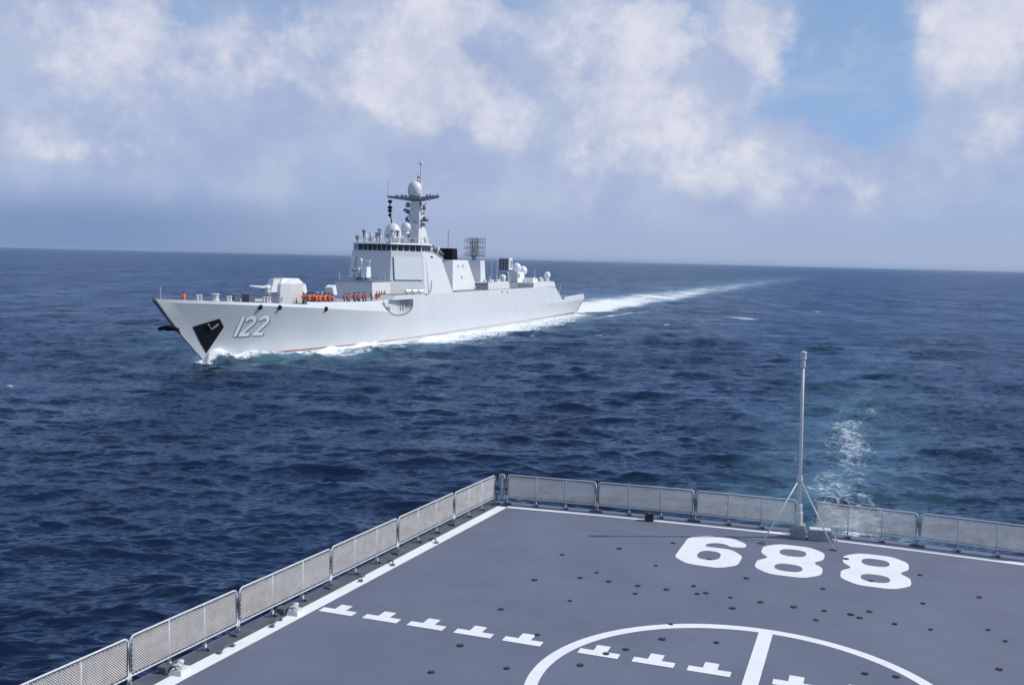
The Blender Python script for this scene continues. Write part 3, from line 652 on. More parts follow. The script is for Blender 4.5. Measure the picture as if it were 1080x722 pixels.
# anchors
def anchor(name, s, b, z, along):
    mb = MB()
    mb.box(P(s, b, z), (1.9, .5, .42)); mb.tube([P(s+.2, b-1.5, z-.10), P(s+.4, b-.6, z+.16), P(s+.4, b+.6, z+.16), P(s+.2, b+1.5, z-.10)], .26, 8); mb.box(P(s+.1, b, z+.1), (.6, 1.0, .7))
    return mb.build(name, M_black, SHIP)
anchor('bow_anchor', 163.9, 0, 4.9, 0)
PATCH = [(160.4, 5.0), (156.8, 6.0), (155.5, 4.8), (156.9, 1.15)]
NUM = dict(s0=153.6, s1=147.6, z0=3.3, z1=6.2)
CFG_END = True
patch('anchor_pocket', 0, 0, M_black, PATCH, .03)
mb = MB(); q = on_hull([(158.4, 5.35), (157.5, 4.6), (156.7, 5.3)], .16); mb.tube(q, .15, 8); mb.build('port_anchor', M_gunmetal, SHIP, True)
# painted number 122, sheared digits with a grey drop shade
def ribbon(pl, w):
    out = []
    for i, p in enumerate(pl):
        a = Vector(pl[max(i-1, 0)]); c = Vector(pl[min(i+1, len(pl)-1)]); d = (c-a).normalized(); n = Vector((-d.y, d.x)); out.append((Vector(p)+n*w/2, Vector(p)-n*w/2))
    return out
arc = lambda cx, cy, rx, ry, a0, a1, n=10: [(cx+rx*math.cos(R_(a0+(a1-a0)*i/n)), cy+ry*math.sin(R_(a0+(a1-a0)*i/n))) for i in range(n+1)]
two = arc(.28, .72, .22, .20, 170, -35, 10) + [(.36, .47), (.24, .30), (.08, .08), (.06, .06)]
glyphs = [(0.0, [[(.16, 0), (.16, .5), (.16, 1.0)]]), (.30, [two, [(.02, .075), (.3, .075), (.54, .075)]]), (.98, [two, [(.02, .075), (.3, .075), (.54, .075)]])]
def number(name, mat, ds, dz, off, wmul=1.):
    mb = MB(); Ls = (NUM['s0']-NUM['s1'])
    for x0, strokes in glyphs:
        for si, stv in enumerate(strokes):
            rb = ribbon(stv, .165*wmul); v = []
            for A, B in rb:
                for q in (A, B):
                    xx = (x0+q.x+.02*q.y)/1.74
                    v.append((NUM['s0']-xx*Ls+ds, NUM['z0']+q.y*(NUM['z1']-NUM['z0'])+dz))
            w = on_hull(v, off+.006*si); mb.add(w, [(2*i, 2*i+1, 2*i+3, 2*i+2) for i in range(len(rb)-1)])
    return mb.build(name, mat, SHIP)
sh = number('number_shade', M_shadow, -.22, -.15, .025, 1.0)
M_num = paint('number_white', (.93, .93, .92), .4, var=.03)
hn = number('hull_number', M_num, 0, 0, .05)
# fairleads: dark openings below the foredeck edge
for s, z in ((150.8, 7.45), (147.1, 7.3), (136.8, 6.75)):
    mb = MB(); b, n = hb(s, z); mb.tube([P(s, b-.3, z), P(s, b+.16, z-.05)], .36, 12); o = mb.build('fairlead_opening', M_black, SHIP)
# decks
def deck_strip(name, s0, s1, inset, dz, mat, n=26):
    mb = MB(); v = []
    for i in range(n+1):
        s = s0+(s1-s0)*i/n; u = (s+6.7)/173.6; _, b, z = hull_row(7, None, min(max(u, 0), 1)); b = max(b-inset, .05); v += [P(s, b, z+dz), P(s, -b, z+dz)]
    mb.add(v, [(2*i, 2*i+1, 2*i+3, 2*i+2) for i in range(n)]); return mb.build(name, mat, SHIP)
mb = MB()
for sg in (1, -1):
    mb = MB()
    ss = np.linspace(141, 117.5, 16); lo = []; hi = []
    for s in ss:
        _, b, z = hull_row(7, None, (s+6.7)/173.6); lo.append(P(s, sg*(b-.02), z-.05)); hi.append(P(s, sg*(b-.14), z+.42))
    n = len(ss); inn = [(x-.1*sg, y, z) for x, y, z in lo]; inh = [(x-.1*sg, y, z) for x, y, z in hi]
    mb.add(lo+hi+inh+inn, [(k*n+i, k*n+i+1, ((k+1) % 4)*n+i+1, ((k+1) % 4)*n+i) for k in range(4) for i in range(n-1)])
    mb.build('bulwark', M_sup, SHIP)
deck_strip('foredeck', 118.2, 166.0, .25, .012, M_deck2); deck_strip('helicopter_deck', -6.4, 17.0, .2, .012, M_deck2); deck_strip('upper_deck', 23.4, 114.3, .3, .012, M_deck2)
def rail_run(name, s0, s1, h, step, inset=.15, wires=2, r=.035, mesh=False):
    mb = MB(); n = max(1, int(abs(s1-s0)/step)); 
    for sg in (1, -1):
        tops = []
        for i in range(n+1):
            s = s0+(s1-s0)*i/n; _, b, z = hull_row(7, None, (s+6.7)/173.6); b = max(b-inset, .05)*sg
            mb.tube([P(s, b, z-.05), P(s, b, z+h)], r, 4); tops.append((s, b, z))
        for w in range(wires): mb.tube([P(s, b, z+h*(w+1)/wires) for s, b, z in tops], r*.7, 4)
    return mb.build(name, M_mid if h < .88 else M_sup, SHIP)
rail_run('guard_rail', 141, 166.0, .85, 2.6, r=.022)
rail_run('guard_rail', 58, 88, .9, 2.4, r=.025)
rail_run('flight_deck_net', 15.6, -6.4, .85, 1.1, .1, 4, .03)
# bulwark aft net boards
mb = MB()
for sg in (1, -1):
    v = []
    for i in range(14):
        s = 15-i*1.6; _, b, z = hull_row(7, None, (s+6.7)/173.6); v.append((s, sg*(b-.05), z))
    for i in range(13):
        (a, b1, z1), (c, b2, z2) = v[i], v[i+1]; mb.prism([P(a-.06, b1, z1+.05), P(c+.06, b2, z2+.05), P(c+.06, b2-.04*sg, z2+.05), P(a-.06, b1-.04*sg, z1+.05)], [P(a-.06, b1, z1+.5), P(c+.06, b2, z2+.5), P(c+.06, b2-.04*sg, z2+.5), P(a-.06, b1-.04*sg, z1+.5)])
mb.build('net_board', M_panel, SHIP)
# --- forward deckhouse (lower tier) and bridge
def octa(name, lo, hi, z0, z1, mat, parent=SHIP):
    f = lambda L: [P(s, b, 0)[:2] for s, b in L] + [P(s, -b, 0)[:2] for s, b in L[::-1]]
    mb = MB(); mb.prism([(x, y, z0) for x, y in f(lo)], [(x, y, z1) for x, y in f(hi)]); return mb.build(name, mat, parent)
octa('forward_deckhouse', [(115.6, 3.75), (103.2, 3.9)], [(115.2, 3.62), (103.2, 3.7)], 6.9, 10.55, M_sup)
mb = MB(); mb.box(P(109.3, 0, 10.60), (7.7, 12.4, .09)); mb.build('gun_platform', M_mid, SHIP)
FB, FT = (108.9, 3.72), (107.7, 3.42); CB, CT = (103.0, 8.16), (102.6, 7.28)
octa('bridge_tower', [FB, CB, (101.4, 8.16)], [FT, CT, (101.4, 7.28)], 7.0, 15.85, M_sup)
# superstructure block flush with the hull side, sloping aft edge
def side_block(name, prof, z_ref, b_ref, slope, mat):
    mb = MB(); bb = lambda z: b_ref-(z-z_ref)*slope
    mb.prism([P(s, -bb(z), z) for s, z in prof], [P(s, bb(z), z) for s, z in prof]); return mb.build(name, mat, SHIP)
side_block('midship_superstructure', [(101.4, 7.9), (101.4, 15.83), (98.4, 15.75), (94.4, 14.7), (90.2, 7.9)], 7.9, 8.24, .118, M_sup)
octa('wheelhouse', [(107.6, 3.32), (102.6, 7.05), (98.6, 7.05)], [(107.4, 3.25), (102.5, 6.9), (98.6, 6.9)], 15.86, 17.12, M_sup)
octa('wheelhouse_roof', [(107.9, 3.5), (102.8, 7.25), (98.4, 7.25)], [(107.7, 3.4), (102.7, 7.1), (98.4, 7.1)], 17.125, 17.38, M_sup)
def face_box(name, A, B, z0, z1, dep, mat, parent=SHIP):
    """thin raised box on the wall running from A to B (s, b)"""
    a = Vector(P(*A, 0)); b = Vector(P(*B, 0)); d = (b-a).normalized(); n = Vector((d.y, -d.x, 0))
    mid = (a+b)/2
    if n.dot(Vector((mid.x, mid.y-(S0-95), 0))) < 0: n = -n
    q = [a-n*.05, b-n*.05, b+n*dep, a+n*dep]
    mb = MB(); mb.prism([(p.x, p.y, z0) for p in q], [(p.x, p.y, z1) for p in q]); return mb.build(name, mat, parent)
lerp = lambda A, B, t_: (A[0]+(B[0]-A[0])*t_, A[1]+(B[1]-A[1])*t_)
wf = [((107.55, -3.30), (107.55, 3.30), 7), ((107.5, 3.30), (102.6, 7.02), 5), ((107.5, -3.30), (102.6, -7.02), 5), ((102.5, 7.0), (98.7, 7.0), 3), ((102.5, -7.0), (98.7, -7.0), 3)]
for A, B, n in wf:
    for i in range(n): face_box('bridge_window', lerp(A, B, (i+.09)/n), lerp(A, B, (i+.91)/n), 15.97, 17.03, .06, M_glass)
# phased-array radar faces (port forward and starboard forward), slightly raised tilted boards
for sg in (1, -1):
    def fp(t_, z):
        k = (z-7.0)/8.85; a = lerp(FB, FT, k); c = lerp(CB, CT, k); q = lerp(a, c, t_); return Vector(P(q[0], sg*q[1], z))
    n = (fp(1, 8)-fp(0, 8)).cross(fp(0, 12)-fp(0, 8)).normalized()
    if n.x*sg < 0: n = -n
    cor = [fp(.13, 10.75), fp(.93, 10.75), fp(.93, 14.75), fp(.08, 14.75)]
    mb = MB(); mb.prism([c-n*.1 for c in cor], [c+n*.16 for c in cor]); rp = mb.build('radar_panel', M_panel, SHIP)
    mb = MB(); fr = [fp(.11, 10.66), fp(.95, 10.66), fp(.95, 14.85), fp(.06, 14.85)]
    for i in (0, 3): mb.tube([fr[i]+n*.03, fr[(i+1) % 4]+n*.03], .07, 4)
    mb.build('panel_edge', M_gunmetal, rp)
# ledge and life-raft canisters below the radar face
for i in range(3):
    mb = MB(); s = 106.6-i*1.15; b = 6.3+i*.80
    mb.tube([P(s+.5, b-.25, 8.75), P(s-.5, b+.25, 8.75)], .30, 12); mb.box(P(s, b, 8.4), (.5, .9, .12)); mb.build('raft_canister', M_white, SHIP)
mb = MB(); mb.tube([P(108.6, 4.6, 8.2), P(103.2, 8.55, 8.2)], .10, 6)
mb.tube([P(103.0, 8.55, 8.2), P(101.4, 8.42, 8.5), P(100.4, 8.22, 9.5), P(100.1, 8.06, 10.6)], .07, 6); mb.build('side_ledge', M_mid, SHIP)
mb = MB(); mb.tube(on_hull([(s, min(z, 7.6)) for s, z in prof], .02), .07, 5); mb.build('bay_rim', M_gunmetal, SHIP)
# things standing in the boat bay
mb = MB(); mb.box(P(116.6, 7.0, 5.7), (1.2, 1.0, 1.2)); mb.tube([P(112, 7.6, 5.4), P(112, 7.6, 7.3)], .1, 6); mb.tube([P(110.6, 7.4, 5.6), P(110.6, 7.4, 7.2)], .12, 6); mb.build('bay_davit', M_mid, SHIP)
# small dark square port in the superstructure
mb = MB(); mb.box(P(98.9, 7.36, 15.0), (.16, .9, .34)); mb.build('side_port', M_black, SHIP)
# --- rotary gun on the platform
cg = empty('close_in_gun', P(112.6, .1, 10.65)); cg.parent = SHIP
def part(mbx, nm, m, par, sm=False): return mbx.build(nm, m, par, sm)
mb = MB(); mb.lathe((0, 0, 0), [(1.15, 0), (1.1, .35), (.8, .5)], 16); part(mb, 'gun_mount', M_gunmetal, cg)
mb = MB(); mb.prism([(.25, -.8, .45), (1.45, -.8, .45), (1.45, .9, .45), (.25, .9, .45)], [(.3, -.6, 2.35), (1.35, -.6, 2.35), (1.35, .8, 2.35), (.3, .8, 2.35)]); part(mb, 'gun_cabinet', M_white, cg)
mb = MB(); mb.prism([(-1.1, -.9, 1.2), (.05, -.9, 1.2), (.05, .6, 1.2), (-1.1, .6, 1.2)], [(-.9, -1.1, 2.15), (0, -1.1, 2.15), (0, .5, 2.15), (-.9, .5, 2.15)]); mb.box((-.5, .1, .8), (.6, .8, .9)); part(mb, 'gun_cradle', M_white, cg)
mb = MB(); mb.tube([(-.5, -.8, 1.6), (-.5, -2.5, 1.7)], .16, 8); part(mb, 'barrel', M_gunmetal, cg)
mb = MB(); mb.tube([(0, 0, 2.1), (0, 0, 3.4)], .10, 6); mb.lathe((0, -.2, 3.2), [(.1, 0), (.34, .2), (.3, .5), (.05, .65)], 12); part(mb, 'tracking_radar', M_white, cg)
mb = MB(); mb.tube([(1.25, .5, 2.3), (1.25, .5, 3.4)], .07, 6); mb.box((1.0, .5, 3.45), (.9, .3, .3)); part(mb, 'electro_sight', M_white, cg)
for i, (s, b, h) in enumerate(((115, -3, 1.4), (115, 1.8, .8), (109.6, 3.2, 1.2), (115, 3.2, .9), (110, 2.4, .7))):
    mb = MB(); mb.tube([P(s, b, 10.6), P(s, b, 10.6+h)], .06, 5); mb.build('stanchion', M_sup, SHIP)
# --- main gun
gt = empty('gun_turret', P(137.6, 0, 7.25)); gt.parent = SHIP; gt.scale = (.86, .88, .94)
F = lambda L, z: [(b, -s, z) for s, b in L]
mb = MB()
r0 = F([(2.9, -1.35), (2.9, 1.35), (1.4, 2.0), (-3.2, 2.0), (-3.2, -2.0), (1.4, -2.0)], .0)
r1 = F([(2.4, -1.2), (2.4, 1.2), (.6, 2.2), (-3.4, 2.2), (-3.4, -2.2), (.6, -2.2)], 3.35)
r2 = F([(1.5, -1.0), (1.5, 1.0), (-.1, 1.55), (-2.7, 1.55), (-2.7, -1.55), (-.1, -1.55)], 4.2)
mb.add(r0+r1+r2, [(5, 4, 3, 2, 1, 0), (12, 13, 14, 15, 16, 17)] + [(i, (i+1) % 6, 6+(i+1) % 6, 6+i) for i in range(6)] + [(6+i, 6+(i+1) % 6, 12+(i+1) % 6, 12+i) for i in range(6)])
part(mb, 'gun_house', M_sup, gt)
mb = MB(); mb.prism(F([(2.2, -.75), (4.6, -.65), (4.6, .65), (2.2, .75)], 2.0), F([(1.3, -.7), (3.5, -.55), (3.5, .55), (1.3, .7)], 4.1)); part(mb, 'gun_mantlet', M_sup, gt)
mb = MB(); mb.tube([(0, -4.0, 2.75), (0, -5.6, 2.85)], .42, 12, r2=.30); mb.tube([(0, -5.5, 2.80), (0, -6.6, 2.86), (0, -9.9, 3.08)], .23, 10, r2=.15); mb.tube([(0, -4.2, 1.9), (0, -4.9, 2.1)], .5, 10); part(mb, 'barrel', M_sup, gt, True)
mb = MB(); mb.lathe((0, 0, -.1), [(2.5, 0), (2.5, .14)], 24); part(mb, 'turret_ring', M_mid, gt)
# --- foredeck gear
for s, b, nm, d in ((151.2, .8, 'deck_locker', (1.2, 1.4, 1.2)), (147.9, .9, 'deck_locker', (1.3, 1.4, 1.1))):
    mb = MB(); mb.box(P(s, b, 8.45), d); mb.box(P(s, b, 8.45+d[2]/2+.04), (d[0]+.15, d[1]+.15, .08)); mb.build(nm, M_gunmetal, SHIP)
for s, b in ((159.5, 1.2), (156, -1.5), (154, 2.0), (146, 3.0), (144.6, 1.5), (143.3, 3.4)):
    mb = MB(); z = 8.0+(s-150)*.04
    for d in (-.35, .35): mb.lathe(P(s+d, b, z), [(.2, 0), (.17, .7), (.24, .75), (.22, .85)], 10)
    mb.box(P(s, b, z+.04), (.6, 1.3, .08)); mb.build('bollard', M_sup, SHIP)
mb = MB(); mb.lathe(P(153.2, -.8, 8.1), [(.7, 0), (.45, .3), (.42, .8), (.6, 1.0), (.5, 1.1)], 14); mb.build('capstan', M_sup, SHIP)
mb = MB(); mb.tube([P(165.6, 0, 8.8), P(165.8, 0, 10.4)], .05, 6); mb.build('jackstaff', M_sup, SHIP)
# rocket launchers beside the crew
for b in (2.6, -3.0):
    l = empty('decoy_launcher', P(127.2, b, 7.2)); l.parent = SHIP
    mb = MB(); mb.lathe((0, 0, 0), [(.6, 0), (.45, 1.3)], 10); part(mb, 'launcher_post', M_mid, l)
    mb = MB(); mb.prism([(-.7, -.5, 1.3), (.7, -.5, 1.3), (.7, .6, 1.3), (-.7, .6, 1.3)], [(-.7, -1.0, 2.5), (.7, -1.0, 2.5), (.7, 0, 2.9), (-.7, 0, 2.9)]); part(mb, 'tube_box', M_white, l)
# --- mast
mb = MB(); mb.prism([P(94.0, -3.2, 15.7), P(94.0, 2.3, 15.7), P(87.5, 2.2, 15.0), P(87.5, -3.2, 15.0)], [P(92.2, -2.1, 20.5), P(92.2, 1.5, 20.5), P(88.8, 1.4, 20.5), P(88.8, -2.1, 20.5)]); mast = mb.build('mast_base', M_sup, SHIP)
for s, b, z, d in ((93.12, .6, 17.8, (.5, .1, 1.4)), (90, 1.82, 18.0, (.1, .8, 1.5)), (92.0, 1.95, 17.4, (.1, .5, .9))):
    mb = MB(); mb.box(P(s, b, z), d); mb.build('mast_door', M_mid, mast)
mt = empty('foremast', P(90.2, 0, 20.5)); mt.parent = SHIP
mb = MB(); mb.prism([(-1.25, -1.1, 0), (1.25, -1.1, 0), (1.25, 1.2, 0), (-1.25, 1.2, 0)], [(-.9, -.8, 5.3), (.9, -.8, 5.3), (.9, .9, 5.3), (-.9, .9, 5.3)]); part(mb, 'mast_trunk', M_sup, mt)
mb = MB()
for sg in (.76, -1): mb.prism([(0, -.7, 5.2), (sg*6.2, -.25, 6.0), (sg*6.2, .25, 6.0), (0, .7, 5.2)], [(0, -.8, 6.12), (sg*6.4, -.35, 6.42), (sg*6.4, .35, 6.42), (0, .8, 6.12)])
mb.box((0, 0, 6.0), (2.6, 2.6, .5)); part(mb, 'yardarm', M_mid, mt)
mb = MB(); mb.dome((-.45, 0, 6.25), 1.42, 3.1); part(mb, 'radome', M_sup, mt, True)
mb = MB(); mb.tube([(.25, 1.2, 5.9), (.25, 1.2, 11.0)], .30, 8, r2=.16); mb.tube([(.25, 1.2, 11.0), (.25, 1.2, 13.2)], .10, 6); mb.lathe((.25, 1.2, 12.4), [(.1, 0), (.32, .2), (.32, .6), (.1, .8)], 10); part(mb, 'topmast', M_sup, mt)
mb = MB()
for z, r in ((9.2, .7), (10.0, .6), (8.6, .5)): mb.box((.25-r*.5, 1.2, z), (r, .14, .14)); mb.lathe((.25-r, 1.2, z-.1), [(.14, 0), (.14, .5)], 8)
part(mb, 'topmast_lamp', M_gunmetal, mt)
mb = MB(); mb.tube([(-6.25, 0, 6.3), (-6.3, 0, 9.2)], .07, 5); part(mb, 'whip_antenna', M_sup, mt)
mb = MB()
for x in (-4.3, -3.2, -2.4, 2.2, 2.9, 3.6, 4.4): mb.tube([(x, 0, 6.2), (x, 0, 6.7+.25*math.sin(x*3))], .1, 6); mb.box((x, 0, 6.45), (.45, .3, .25))
part(mb, 'yard_antenna', M_mid, mt)
for i, (x, y, z, sz, m) in enumerate(((-1.6, -.6, 4.2, .95, M_mid), (-1.5, -.9, 3.0, .8, M_gunmetal), (-1.0, -1.2, 2.2, .7, M_sup), (1.6, .2, 3.9, .7, M_mid), (1.7, 0, 1.6, .8, M_gunmetal), (2.3, .2, 1.5, .5, M_mid), (-1.9, -.4, 1.6, .7, M_mid), (-.7, -1.2, 3.9, .55, M_white), (1.4, .3, 2.9, .45, M_mid), (-2.3, -.5, 3.4, .6, M_mid), (-1.4, -1.1, .7, .9, M_mid), (-2.2, -.9, .5, .7, M_white), (1.7, -.3, .5, .8, M_mid), (1.3, -.8, 4.6, .5, M_gunmetal), (.4, -1.3, 1.2, .6, M_mid), (-.2, -1.25, 2.9, .5, M_white))):
    mb = MB(); mb.box((x*.6, y*.6, z), (abs(x)*.9, .3, .14)); mb.lathe((x, y, z-.1), [(sz*.35, 0), (sz*.5, sz*.25), (sz*.5, sz*.75), (sz*.2, sz*1.1)], 10); part(mb, 'sensor', m, mt)
mb = MB(); mb.tube([(1.0, .2, 4.3), (2.1, .2, 5.0)], .08, 6); mb.box((1.5, .2, 4.0), (.3, .3, 1.0)); part(mb, 'signal_arm', M_red, mt)
# --- wheelhouse roof
mb = MB(); mb.dome(P(100.6, .1, 17.3), 1.62, 3.9); mb.build('fire_control_radome', M_sup, SHIP, True)
mb = MB(); mb.lathe(P(95.6, .4, 17.2), [(.75, 0), (.65, 2.2), (.65, 2.6)], 12); mb.dome(P(95.6, .4, 19.8), .95, 1.75); mb.build('satellite_dome', M_sup, SHIP, True)
mb = MB(); mb.tube([P(100.9, 0, 21.0), P(101.3, -.1, 23.0), P(101.6, -.1, 25.2)], .11, 6)
for z, r in ((25.1, .42), (24.0, .46), (23.4, .42), (22.6, .30)): mb.lathe(P(101.5, -.1, z-.35), [(.08, 0), (r, .2), (r, .5), (.08, .7)], 10)
mb.build('black_day_shape', M_black, SHIP)
rr = random.Random(3)
for i in range(30):
    s, b = rr.uniform(100.5, 107), rr.uniform(-5.2, 4.2); h = rr.uniform(.5, 2.0)
    if s > 107.6-abs(abs(b)-3.2): s -= 2
    mb = MB(); mb.tube([P(s, b, 17.35), P(s, b, 17.35+h)], .09, 6); mb.box(P(s, b, 17.5+h*.75), (.7, .5, .45) if i % 2 else (.35, .35, .7)); 
    if i % 3 == 0: mb.lathe(P(s, b, 17.4+h), [(.1, 0), (.4, .2), (.4, .45), (.05, .65)], 10)
    mb.build('roof_sensor', (M_mid, M_white, M_sup)[i % 3], SHIP)
mb = MB(); mb.tube([P(107.4, -3.3, 18.3), P(107.4, 3.3, 18.3), P(102.6, 7.0, 18.3), P(98.6, 7.0, 18.3)], .05, 5)
for A, B, n in wf[:2]+wf[3:4]:
    for i in range(n+1): q = lerp(A, B, i/n); mb.tube([P(q[0], q[1]*.985, 17.3), P(q[0], q[1]*.985, 18.3)], .04, 5)
mb.build('roof_rail', M_sup, SHIP)
# bridge wing gear abaft the wheelhouse, port and starboard
for sg in (1, -1):
    mb = MB(); mb.prism([P(98.3, sg*6.9, 15.8), P(91, sg*6.4, 14.4), P(91, sg*2, 14.4), P(98.3, sg*2, 15.8)][::sg], [P(98.3, sg*6.8, 16.35), P(91, sg*6.3, 15.0), P(91, sg*2, 15.0), P(98.3, sg*2, 16.35)][::sg]); mb.build('wing_platform', M_mid, SHIP)
    for i, (s, h) in enumerate(((97.6, 1.2), (96.6, .9), (95.4, 1.5), (94.4, 1.0), (93.4, 1.7), (92.4, 1.2), (91.4, .9))):
        mb = MB(); z = 16.3-(98.3-s)*.185; mb.tube([P(s, sg*6.1, z), P(s, sg*6.1, z+h)], .14, 6); mb.box(P(s, sg*6.1, z+h*.7), (.6, .55, .6)); mb.build('wing_fitting', (M_gunmetal, M_white, M_mid)[i % 3], SHIP)
    mb = MB(); mb.tube([P(98, sg*7.0, 15.6), P(97.0, sg*7.15, 14.2)], .12, 6); mb.tube([P(94, sg*6.9, 15.2), P(93.4, sg*7.0, 13.9)], .12, 6); mb.tube([P(98.2, sg*6.9, 16.9), P(91, sg*6.4, 15.5)], .05, 5); mb.build('wing_strut', M_mid, SHIP)
# --- funnel
fu = empty('funnel', P(70.8, 0, 8.2)); fu.parent = SHIP
F2 = lambda s0, s1, b: [P(s0-70.8+S0, -b, 0)[:2], P(s0-70.8+S0, b, 0)[:2], P(s1-70.8+S0, b, 0)[:2], P(s1-70.8+S0, -b, 0)[:2]]
mb = MB(); mb.prism([(x, y, 0) for x, y in F2(81.5, 68.0, 4.3)], [(x, y, 6.3) for x, y in F2(76.6, 68.4, 2.1)]); part(mb, 'funnel_casing', M_sup, fu)
mb = MB(); mb.prism([(x, y, 6.31) for x, y in F2(76.4, 73.6, 1.9)], [(x, y, 8.7) for x, y in F2(76.4, 73.8, 1.85)]); part(mb, 'funnel_cap', M_black, fu)
mb = MB(); mb.tube([(0, -3.6, 8.6), (0, -3.6, 12.5)], .06, 5); part(mb, 'whip_antenna', M_gunmetal, fu)
for s, z in ((74.2, 4.6), (71.6, 4.6), (74.2, 2.2)):
    mb = MB(); b = 4.3-z/6.3*2.2; mb.box((b, 70.8-s, z), (.14, 1.4, 1.7)); part(mb, 'intake_louvre', M_panel, fu)
for k in range(3):
    mb = MB(); mb.box((-1.3+k*1.25, -8.0, 3.6), (.7, .3, 1.1)); part(mb, 'front_louvre', M_mid, fu)
# --- aft radar tower with the bedspring antenna
at = empty('aft_radar_tower', P(60.6, .1, 8.2)); at.parent = SHIP
mb = MB(); mb.prism([(-2.9, -1.7, 0), (2.7, -1.7, 0), (2.7, 1.5, 0), (-2.9, 1.5, 0)], [(-2.6, -1.4, 6.3), (2.4, -1.4, 6.3), (2.4, 1.2, 6.3), (-2.6, 1.2, 6.3)]); part(mb, 'tower_casing', M_sup, at)
mb = MB(); mb.lathe((.3, 0, 6.3), [(.5, 0), (.4, 1.0), (.7, 1.2)], 12); part(mb, 'turntable', M_mid, at)
M_wire = paint('antenna_grey', (.20, .20, .22), .5)
mb = MB()
for j in range(5): mb.tube([(-1.6, .3, 7.3+j*.95), (2.9, .3, 7.3+j*.95)], .06, 4)
for i in range(8): mb.tube([(-1.5+i*.62, .3, 7.0), (-1.5+i*.62, .3, 11.5)], .05, 4)
part(mb, 'reflector_frame', M_wire, at)
mb = MB()
for i in range(8):
    for j in range(3):
        x, z = -1.5+i*.62, 7.6+j*1.5
        mb.tube([(x, .3, z), (x, -1.9, z)], .045, 4)
        for k in range(4): mb.tube([(x, -.2-k*.5, z-.5), (x, -.2-k*.5, z+.5)], .03, 4)
part(mb, 'dipole_array', M_wire, at)
mb = MB()
for k in range(7): mb.tube([(-.6+k*.3, .15, 7.0), (-.6+k*.3, -.1, 11.3)], .04, 4); mb.tube([(-1.0, .1, 7.4+k*.6), (1.6, .1, 7.4+k*.6)], .04, 4); mb.tube([(-.9, .1, 7.2+k*.5), (1.5, .1, 8.2+k*.5)], .035, 4)
for s in (-.3, .9): mb.tube([(s, .2, 6.9), (s, .1, 11.3)], .12, 6); mb.tube([(s, .5, 7.0), (-s, .5, 10.8)], .09, 6)
part(mb, 'array_mast', M_mid, at)
mb = MB(); mb.box(P(66.9, 5.2, 8.95), (3.0, 2.6, 1.4)); mb.box(P(65.5, 6.4, 8.7), (1.0, 1.4, .9)); mb.build('recess_dark_box', M_mid, SHIP)  # darkness of the recess put into the colour of these boxes
# --- low deckhouse amidships and launch box
side_block('midship_deckhouse', [(68.2, 8.2), (68.0, 9.75), (55.2, 9.9), (54.6, 8.2)], 8.2, 7.0, .10, M_sup)
for i in range(9):
    mb = MB(); s = 68.4-i*1.45; mb.tube([P(s, 6.2, 9.7), P(s, 6.2, 10.4+.4*(i % 3))], .10, 6); mb.box(P(s, 6.2, 10.1), (.5, .7, .5)); mb.build('deck_fitting', (M_white, M_mid, M_sup)[i % 3], SHIP)
for s in (64.0, 60.6):
    mb = MB(); mb.tube([P(s, 6, 9.8), P(s, 6, 15.5)], .05, 5); mb.build('whip_antenna', M_sup, SHIP)
ml = empty('missile_launcher', P(45.2, 2.3, 8.2)); ml.parent = SHIP
mb = MB(); mb.prism([(-1.2, -1.2, 0), (1.2, -1.2, 0), (1.2, 1.2, 0), (-1.2, 1.2, 0)], [(-.8, -.9, 3.7), (.8, -.9, 3.7), (.8, .9, 3.7), (-.8, .9, 3.7)]); part(mb, 'launcher_base', M_mid, ml)
mb = MB(); mb.box((-.1, 0, 5.45), (2.4, 2.0, 2.9)); part(mb, 'launcher_box', M_mid, ml)
mb = MB(); mb.prism([(1.10, -1.1, 4.2), (1.35, -1.1, 4.2), (1.35, 1.15, 4.2), (1.10, 1.15, 4.2)], [(1.10, -1.0, 7.05), (1.32, -1.0, 7.05), (1.32, 1.0, 7.05), (1.10, 1.0, 7.05)]); part(mb, 'launcher_arm', M_white, ml)
mb = MB()
for a in range(3):
    for c in range(4): mb.tube([(-.85+a*.7, -1.03, 4.5+c*.62), (-.85+a*.7, -.9, 4.5+c*.62)], .22, 8)
part(mb, 'launch_tube', M_black, ml)
mb = MB(); mb.box((1.36, .1, 5.6), (.05, .7, 1.8)); part(mb, 'arm_recess', M_gunmetal, ml)
mb = MB(); mb.lathe(P(49.4, 3.2, 8.2), [(.35, 0), (.35, 1.7)], 10); mb.dome(P(49.4, 3.2, 9.9), .8, 1.5); mb.build('small_radome', M_white, SHIP, True)
rh = empty('radar_house', P(38.2, 3.0, 9.55)); rh.parent = SHIP
mb = MB(); mb.prism([(-3.5, -2.6, -.2), (.9, -2.6, -.2), (.9, 2.4, -.2), (-3.5, 2.4, -.2)], [(-3.5, -2.5, 2.3), (.8, -2.5, 2.3), (.8, 2.3, 2.3), (-3.5, 2.3, 2.3)]); part(mb, 'house_block', M_white, rh)
mb = MB(); mb.box((-.1, -2.4, .0), (.4, .4, 2.9)); mb.box((-3, -2.4, -.9), (.4, .4, 1.6)); part(mb, 'house_leg', M_white, rh)
mb = MB(); mb.box((.9, -1.7, 1.4), (.1, .8, .9)); part(mb, 'house_hatch', M_mid, rh)
for x, y, z, nm in ((-.6, .6, 2.32, 'radome'), (-.4, 4.6, 1.6, 'radome')):
    mb = MB(); mb.lathe((x, y, z-.9 if y > 3 else z), [(.5, 0), (.5, 1.0 if y > 3 else .25)], 12); mb.dome((x, y, z+.1), 1.12, 2.1); part(mb, nm, M_white, rh, True)
